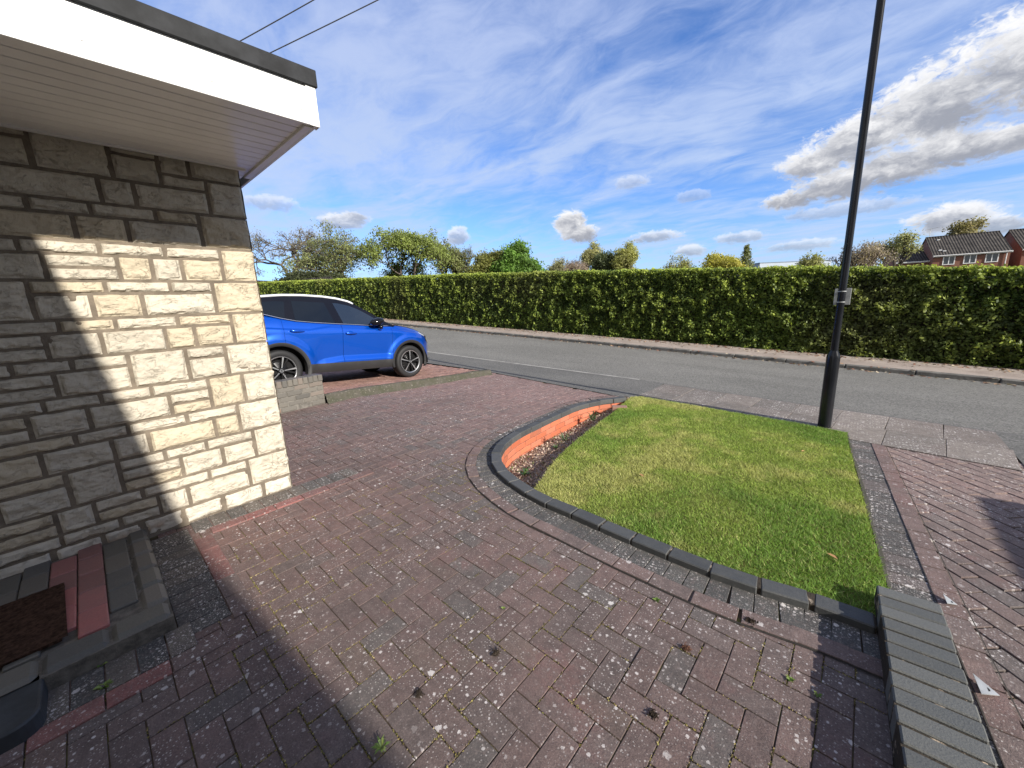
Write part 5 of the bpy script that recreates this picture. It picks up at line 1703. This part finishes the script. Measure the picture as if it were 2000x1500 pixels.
def tubes(segs, n=5, rmin=0.0):
    S = np.array([[*a, *b, r0, r1] for a, b, r0, r1 in segs], float)
    A, B, r0, r1 = S[:, :3], S[:, 3:6], np.maximum(S[:, 6], rmin), np.maximum(S[:, 7], rmin)
    D = B - A; D /= np.linalg.norm(D, axis=1, keepdims=True) + 1e-9
    ref = np.where(np.abs(D[:, 2:3]) < 0.9, np.array([[0, 0, 1.0]]), np.array([[1.0, 0, 0]]))
    U = np.cross(D, ref); U /= np.linalg.norm(U, axis=1, keepdims=True) + 1e-9
    W = np.cross(D, U)
    m = len(S)
    V = np.zeros((m, 2, n, 3))
    for k in range(n):
        a = 2 * math.pi * k / n
        off = U * math.cos(a) + W * math.sin(a)
        V[:, 0, k] = A + off * r0[:, None]
        V[:, 1, k] = B + off * r1[:, None]
    q = np.array([(k, (k + 1) % n, n + (k + 1) % n, n + k) for k in range(n)])
    F = (q[None] + (np.arange(m) * 2 * n)[:, None, None]).reshape(-1, 4)
    return V.reshape(-1, 3), F
def tree(name, kind, x, y, top, rad, label, leaf=(0.10, 0.12, 0.03), per=6, size=0.16, seed=1, base=None, bark='bark', spread=0.35, group='trees beyond the hedge', thick=1.0, var=0.3, rmin=0.012):
    zb = float(gz(min(x, 7), 12)) if base is None else base
    segs, tips = grow(kind, seed)
    pts = np.array([t[0] for t in tips])
    c = pts[:, :2].mean(0)
    R_ = np.percentile(np.linalg.norm(pts[:, :2] - c, axis=1), 96)
    zmax = pts[:, 2].max()
    sxy, sz = rad * 1.18 / R_, (top - zb - size) / zmax
    def tf(p): return (p[0] * sxy, p[1] * sxy, p[2] * sz)
    srad = (top - zb) / zmax * thick
    S2 = [(tf(a), tf(b), r0 * srad, r1 * srad) for a, b, r0, r1 in segs]
    root = empty(name, (x, y, zb), label, 'tree' if 'shrub' not in name else 'shrub', group)
    V, F = tubes(S2, 5, rmin)
    t_ = np_mesh('trunk', V, F, M[bark], parent=root)
    if per > 0:
        T = np.array([tf(t[0]) for t in tips]); K = np.array([t[1] for t in tips])
        n = len(T)
        reps = np.maximum(0, np.round(per * (1.0 - 0.25 * K) + rng.normal(0, per * 0.35, n))).astype(int)
        P = np.repeat(T, reps, 0)
        P = P + rng.normal(0, spread, P.shape) * np.array([1, 1, 0.8])
        m = len(P)
        N = rng.normal(0, 1, (m, 3)) + np.array([0.2, -0.1, 0.5])
        V, F = leaf_quads(P, size * rng.uniform(0.5, 1.2, m), 0.6, N)
        clump = fbm(P[:, 0] * 0.9 + x, P[:, 2] * 0.9 + P[:, 1], seed, 3)[:, None]
        cc = np.array(leaf) * (1 - var + 2 * var * np.clip(0.5 + 2.2 * (clump - 0.5), 0, 1)) * rng.uniform(0.75, 1.3, (m, 1))
        np_mesh('crown', V, F, M['tree_leaf'], np.repeat(cc, 4, 0), parent=root)
    return root
def conifer(x, y, top, rad, label, col, seed, base=None, weep=0.25):
    zb = float(gz(min(x, 7), 12)) if base is None else base
    rd_ = random.Random(seed)
    root = empty('conifer_tree', (x, y, zb), label, 'tree', 'trees beyond the hedge')
    H = top - zb
    segs = [((0, 0, 0), (0, 0, H), 0.16, 0.02)]
    P = []
    for k in range(140):
        t = (k / 140) ** 0.9
        z = H * (0.12 + 0.87 * t); L = rad * (1 - t) ** 0.8 * rd_.uniform(0.6, 1.15) + 0.1
        a = k * 2.399
        e = (math.cos(a) * L, math.sin(a) * L, z - weep * L)
        segs.append(((0, 0, z), e, 0.03, 0.01))
        for q in range(int(10 + L * 16)):
            f = rd_.uniform(0.15, 1.05)
            P.append((e[0] * f + rd_.gauss(0, .09), e[1] * f + rd_.gauss(0, .09), z - weep * L * f + rd_.gauss(0, .10)))
    V, F = tubes(segs, 5)
    np_mesh('trunk', V, F, M['bark'], parent=root)
    P = np.array(P); m = len(P)
    V, F = leaf_quads(P, 0.15 * rng.uniform(.6, 1.3, m), 0.4)
    cc = np.array(col) * rng.uniform(.6, 1.4, (m, 1))
    np_mesh('crown', V, F, M['tree_leaf'], np.repeat(cc, 4, 0), parent=root)
OLIVE, BRONZE, YG = (0.185, 0.205, 0.080), (0.205, 0.19, 0.145), (0.185, 0.225, 0.060)
tree('oak_tree', 'oak', -56.5, 20.1, 12.6, 5.9, 'wide bare oak with grey twigs standing nearest the stone house', BRONZE, 2.6, 0.085, 11, spread=0.30, var=.2)
tree('oak_tree', 'oak', -52.1, 25.5, 11.8, 5.0, 'oak in olive bud between the bare oak and the open sky gap', OLIVE, 3.4, 0.12, 23, spread=0.34)
tree('oak_tree', 'oak', -42.3, 30.1, 11.3, 4.6, 'large yellow-green oak just right of the sky gap', YG, 5.2, 0.14, 35, spread=0.36)
tree('oak_tree', 'oak', -43.2, 34.6, 10.7, 2.8, 'smaller oak joined to the right side of the large yellow-green oak', OLIVE, 3, 0.12, 47, spread=0.24)
tree('birch_tree', 'open', -41.1, 36.5, 9.4, 1.5, 'thin nearly bare tree with upright stems beside the smaller oak', OLIVE, 1.0, 0.09, 53, spread=0.2)
tree('birch_tree', 'open', -40.3, 38.7, 8.8, 1.7, 'thin brownish tree with open twigs left of the olive bush', BRONZE, 1.5, 0.10, 59, spread=0.22)
tree('field_maple_tree', 'shrub', -34.7, 36.0, 7.7, 2.3, 'rounded dense olive tree left of the bright green tree', (0.19, 0.195, 0.06), 14, 0.13, 61, spread=0.30)
tree('maple_tree', 'oak', -31.0, 36.6, 8.4, 2.5, 'bright fresh green round tree in full leaf', (0.115, 0.205, 0.040), 9, 0.15, 67, spread=0.36, var=.4)
tree('shrub', 'shrub', -34.6, 49.0, 7.7, 1.6, 'pale grey-green twiggy shrub right of the bright green tree', (0.26, 0.255, 0.14), 3, 0.10, 71, spread=0.25)
tree('shrub', 'shrub', -32.3, 50.4, 7.6, 1.9, 'pinkish brown twiggy shrub left of the tall pale poplar', (0.28, 0.22, 0.18), 4, 0.09, 73, spread=0.26, bark='pale_bark')
tree('poplar_tree', 'poplar', -33.2, 54.7, 10.1, 1.35, 'tall narrow pale poplar left of the dark conifer', (0.32, 0.31, 0.15), 7, 0.12, 79, spread=0.26)
conifer(-33.1, 57.1, 9.6, 1.2, 'slim dark conifer between the pale poplar and the rounder dark tree', (0.05, 0.08, 0.04), 83)
tree('dense_tree', 'shrub', -29.4, 54.6, 8.6, 1.6, 'dark rounded tree left of the light weeping tree', (0.085, 0.105, 0.05), 8, 0.14, 89, spread=0.30)
tree('willow_tree', 'shrub', -26.2, 54.0, 9.3, 1.9, 'light yellow-green weeping tree at the right end of the far group', (0.33, 0.33, 0.115), 9, 0.11, 97, spread=0.22)
tree('small_tree', 'shrub', -16.2, 47.3, 6.2, 1.5, 'small sparse tree alone above the middle of the hedge', (0.25, 0.25, 0.10), 1.6, 0.10, 101, spread=0.22)
tree('shrub', 'shrub', -12.2, 48.5, 5.8, 1.7, 'yellow-green dome-shaped shrub left of the pointed conifer', (0.38, 0.35, 0.07), 10, 0.12, 103, spread=0.26)
conifer(-10.4, 51.0, 6.7, 1.5, 'pale green pointed conifer right of the yellow-green shrub', (0.18, 0.20, 0.10), 107)
tree('small_tree', 'shrub', -5.4, 59.8, 6.0, 1.1, 'small flat-topped tree beside the long pale building', (0.25, 0.25, 0.10), 3, 0.12, 109, spread=0.22)
tree('bare_tree', 'oak', -2.9, 49.9, 6.0, 2.1, 'bare dark-branched tree just left of the lamp post', BRONZE, 0, 0.1, 113, rmin=0.016)
tree('shrub', 'shrub', -0.5, 50.0, 5.8, 1.8, 'bare brown broom-like shrub just right of the lamp post', (0.29, 0.24, 0.19), 3, 0.08, 127, spread=0.2, bark='pale_bark', rmin=0.016)
tree('poplar_tree', 'poplar', 2.0, 55.0, 6.5, 1.5, 'thin pale poplar left of the low house roof', (0.28, 0.28, 0.14), 4, 0.10, 131, spread=0.24)
tree('poplar_tree', 'poplar', 11.0, 103.0, 12.0, 2.0, 'sparse brownish poplar peak behind the main house roof', (0.28, 0.245, 0.13), 5, 0.2, 137, spread=0.4, rmin=.03)
tree('poplar_tree', 'poplar', 9.2, 103.0, 10.7, 1.2, 'shorter brownish poplar peak left of the taller one behind the roof', (0.28, 0.245, 0.13), 5, 0.18, 139, spread=0.35, rmin=.03)
for k, (x, y, top, rad) in enumerate(((-47.6, 18.4, 5.6, 2.0), (-45.2, 20.0, 5.3, 1.9))):
    tree('shrub', 'shrub', x, y, top, rad, ('dark evergreen shrub under the bare oak' if k == 0 else 'dark evergreen shrub under the olive-budded oak'), (0.055, 0.065, 0.03), 22, 0.14, 149 + k, spread=0.3)

# ------------------------------------------------------------------ far buildings
def house(x, y, az_, wid, dep, eave, ridge, label, windows=(), base=0.0, aerial=False, vents=(), group='brick houses beyond the hedge', fascia=True):
    """x,y = left front corner seen from the camera; front runs along az_ (radians from +X); depth goes away"""
    ux = Vector((math.cos(az_), math.sin(az_), 0)); uy = Vector((-math.sin(az_), math.cos(az_), 0))
    root = empty('brick_house', (x, y, base), label, 'house', group)
    root.rotation_euler = (0, 0, az_)
    A = Acc()
    w_, d_ = wid, dep
    e, r = eave - base, ridge - base
    A.poly([(0, 0, 0), (w_, 0, 0), (w_, 0, e), (0, 0, e)])
    A.poly([(w_, d_, 0), (0, d_, 0), (0, d_, e), (w_, d_, e)])
    for xx in (0, w_):
        A.poly([(xx, 0, 0), (xx, 0, e), (xx, d_ / 2, r), (xx, d_, e), (xx, d_, 0)])
    A.build('wall', M['red_brick'], root)
    B = Acc()
    t = 0.12; ov = 0.25; sl = (r - e) / (d_ / 2)
    for s in (0, 1):
        y0, y1 = (-ov, d_ / 2) if s == 0 else (d_ + ov, d_ / 2)
        z0 = e - ov * sl
        P = [(-0.12, y0, z0), (w_ + 0.12, y0, z0), (w_ + 0.12, y1, r), (-0.12, y1, r)]
        B.poly([(a, b, c + t) for a, b, c in P]); B.poly(P)
        for i in range(4):
            a, b = P[i], P[(i + 1) % 4]
            B.poly([a, b, (b[0], b[1], b[2] + t), (a[0], a[1], a[2] + t)])
    B.tube([(-0.12, d_ / 2, r + t), (w_ + 0.12, d_ / 2, r + t)], 0.1, 6)
    rf_ = B.build('roof', M['tiles'], root)
    for (vx_, vf) in vents:
        v = Acc(); v.box((vx_, vf * d_ / 2, e + vf * (r - e) + t + 0.09), (0.16, 0.13, 0.07)); v.build('roof_vent', M['white_trim'], rf_)
    if aerial:
        v = Acc(); v.tube([(0.3, d_ / 2, r + t), (0.3, d_ / 2, r + 1.5)], 0.03, 5); v.tube([(-0.35, d_ / 2, r + 1.3), (1.25, d_ / 2, r + 1.55)], 0.02, 5)
        for q_ in range(6):
            xx = 0.1 + q_ * 0.2; v.tube([(xx, d_ / 2 - .3, r + 1.37 + 0.03 * q_), (xx, d_ / 2 + .3, r + 1.37 + .03 * q_)], 0.012, 4)
        v.build('aerial', M['galv'], rf_)
    if fascia:
        g_ = Acc(); g_.box((w_ / 2, -ov - 0.03, e - ov * sl + 0.02), (w_ / 2 + 0.12, 0.025, 0.10)); g_.tube([(-0.1, -ov - 0.10, e - ov * sl + 0.06), (w_ + 0.1, -ov - 0.10, e - ov * sl + 0.06)], 0.06, 6)
        g_.tube([(w_ - 0.35, -0.10, e - ov * sl), (w_ - 0.35, -0.10, 0)], 0.05, 6)
        g_.build('gutter', M['white_trim'], root)
    for (xc, zc, ww, hh) in windows:
        f_ = Acc()
        zc -= base
        for sx in (-1, 1): f_.box((xc + sx * ww / 2, -0.02, zc), (0.05, 0.05, hh / 2 + .05))
        for sz in (-1, 1): f_.box((xc, -0.021, zc + sz * hh / 2), (ww / 2 - .05, 0.05, 0.05))
        f_.box((xc, -0.02, zc), (0.045, 0.05, hh / 2 - .05))
        fo = f_.build('window', M['white_trim'], root)
        p_ = Acc(); p_.box((xc, -0.005, zc), (ww / 2, 0.02, hh / 2)); p_.build('pane', M['pane'], fo)
    return root
house(6.9, 87.3, R(8), 7.5, 10.4, 5.75, 8.75, 'red brick house with three white windows and dark tiled roof above the hedge',
      ((1.65, 4.95, 1.15, 1.15), (3.75, 4.95, 1.15, 1.15), (5.85, 4.95, 1.15, 1.15)), aerial=True, vents=((1.1, 0.78), (1.2, 0.14), (0.8, 0.2)))
house(2.75, 88.5, R(8), 6.5, 9.0, 5.15, 7.1, 'lower brick house with plain tiled roof left of the windowed house', vents=((0.8, 0.7), (0.9, 0.15)))
house(15.9, 91.5, R(8), 8.0, 10.4, 5.95, 9.0, 'brick house cut by the right edge of the view', ((3.0, 5.15, 1.15, 1.15),), vents=((1.6, 0.75),))
house(-43.4, 12.4, R(118), 3.8, 3.0, 3.3, 4.5, 'small brown-roofed brick house at the left end of the hedge', base=1.2, fascia=True)
house(-46.0, 14.4, R(20), 5.5, 4.2, 3.4, 4.7, 'brown brick gable house under the bare oak', base=1.2)
house(-41.0, 20.9, R(28), 4.2, 4.6, 3.6, 4.4, 'pale tiled roof showing in the sky gap between the oaks', base=1.2, fascia=False)
wb = empty('school_building', (-9, 76, 0), 'long low building with pale flat roof edge above the hedge', 'building')
A = Acc()
ux = Vector((7.7, 7.1, 0.0)).normalized(); uy = Vector((-ux.y, ux.x, 0))
cx = Vector((-12.8, 72.6, 0)) + ux * 5.4 + uy * 5
A.box((cx.x, cx.y, 2.6), (5.3, 4.9, 2.6), (ux, uy, (0, 0, 1)))
put(A.build('wall', M['render']), wb)
A = Acc(); A.box((cx.x, cx.y, 5.45), (5.6, 5.2, 0.45), (ux, uy, (0, 0, 1)))
put(A.build('roof', M['white_clad']), wb)
A = Acc(); A.box((cx.x, cx.y, 5.94), (5.66, 5.26, 0.05), (ux, uy, (0, 0, 1)))
put(A.build('roof_edge', plain('blue_grey_edge', (0.12, 0.17, 0.24), 0.6)), wb)

# two storey house behind the viewer on the right: its eaves shade the near left of the drive and the wall
bh = empty('tall_house', (8, -4, 0), 'two storey house behind the viewer with eaves toward the drive', 'house')
A = Acc(); A.box((9.0, -5.6, 2.5), (6.0, 4.3, 2.5)); put(A.build('wall', M['red_brick']), bh)
A = Acc()
def ey_(X): return -0.71 + (-0.0115 if X < 7.15 else 0.0886) * (X - 7.15)
P = [(2.2, ey_(2.2), 5.2), (17, ey_(17), 5.2), (17, -5.8, 7.6), (2.2, -5.8, 7.6)]
K_ = (7.15, ey_(7.15), 5.2)
for a, b in ((P[0], K_), (K_, P[1])):
    A.poly([a, b, (b[0], -5.8, 7.6), (a[0], -5.8, 7.6)])
    A.poly([a, b, (b[0], b[1], 5.05), (a[0], a[1], 5.05)])
    A.poly([(a[0], a[1], 5.05), (b[0], b[1], 5.05), (b[0], -1.4, 5.05), (a[0], -1.4, 5.05)])
P2 = [(2.2, -10.6, 5.2), (17, -10.6, 5.2), (17, -5.8, 7.6), (2.2, -5.8, 7.6)]
A.poly(P2)
A.poly([P[0], P[3], P2[0]]); A.poly([P[1], P[2], P2[1]])
put(A.build('roof', M['tiles']), bh)
A = Acc()
A.box((9.6, -1.7, 2.55), (7.2, 0.35, 2.5)); put(A.build('porch', M['red_brick']), bh)

# overhead cables
for (a, b, lab) in (((-10.36, 3.19, 7.02), (-9.22, 4.47, 7.86), 'upper thin overhead cable crossing the sky at top left'),
                    ((-9.87, 3.56, 6.76), (-8.22, 5.37, 7.81), 'lower thin overhead cable crossing the sky at top left')):
    a, b = Vector(a), Vector(b)
    d = b - a
    A = Acc()
    pts = []
    for t in np.linspace(-1.2, 4.0, 30):
        p = a + d * t; p.z += 0.012 * (t * t - t)
        pts.append(p)
    A.tube(pts, 0.011, 6)
    tag(A.build('overhead_cable', M['cable']), lab, 'cable', 'overhead cables')

# moss and dry crumbs in the paving joints of the drive
BB = np.array([b[:5] for b in blocks]); BB = BB[(np.hypot(BB[:, 0], BB[:, 1]) < 4.5) & (BB[:, 0] > -2.9)]
n = 62000
b = BB[rng.integers(0, len(BB), n)]
s_ = rng.integers(0, 4, n); t_ = rng.uniform(-0.5, 0.5, n)
lx_ = np.where(s_ == 0, 0.5, np.where(s_ == 1, -0.5, t_)) * b[:, 3]; ly_ = np.where(s_ == 2, 0.5, np.where(s_ == 3, -0.5, t_)) * b[:, 4]
ca_, sa2 = np.cos(b[:, 2]), np.sin(b[:, 2])
mx_ = b[:, 0] + lx_ * ca_ - ly_ * sa2 + rng.normal(0, .0022, n); my_ = b[:, 1] + lx_ * sa2 + ly_ * ca_ + rng.normal(0, .0022, n)
kp = (fbm(mx_ * 3.3, my_ * 3.3, 71, 4) + 0.7 * (vnoise(mx_ * 11, my_ * 11, 5) - 0.5) > 0.52) & (np.array([dside(x, y) for x, y in zip(mx_, my_)]) > 0.25)
mx_, my_ = mx_[kp], my_[kp]; n = len(mx_)
V, F = leaf_quads(np.stack([mx_, my_, gz(mx_, my_) + rng.uniform(-.004, .003, n)], -1), rng.uniform(.0018, .0052, n), 0.7)
cc = np.array([(0.24, 0.20, 0.07), (0.16, 0.15, 0.045), (0.30, 0.24, 0.12), (0.10, 0.075, 0.05)])[rng.choice(4, n, p=[.3, .3, .2, .2])] * rng.uniform(.6, 1.3, (n, 1))
tag(np_mesh('joint_moss', V, F, M['litter'], np.repeat(cc, 4, 0)), 'yellowish moss growing along the joints of the block paving', 'moss', kind='stuff')

for x, y, lab in ((-0.28, 4.35, 'small orange dead leaf on the lawn nearest the lamp post'), (0.02, 2.62, 'pale dead leaf on the lawn near the low brick wall'), (-1.25, 2.95, 'tiny rusty leaf on the lawn near the curved kerb')):
    A = Acc(); A.col = (0.42, 0.24, 0.12)
    z = float(lawn_z(x, y)) + 0.016
    a = random.uniform(0, 6)
    P_ = [(x + 0.026 * math.cos(a) * u - 0.011 * math.sin(a) * v, y + 0.026 * math.sin(a) * u + 0.011 * math.cos(a) * v, z + 0.006 * abs(v) + 0.004 * u) for u, v in ((-1, 0), (-.3, 1), (.5, .8), (1, 0), (.5, -.8), (-.3, -1))]
    o = A.verts(P_); A.face((o, o + 3, o + 2, o + 1)); A.face((o, o + 5, o + 4, o + 3))
    tag(A.build('fallen_leaf', M['litter']), lab, 'leaf', 'dead leaves on the lawn')
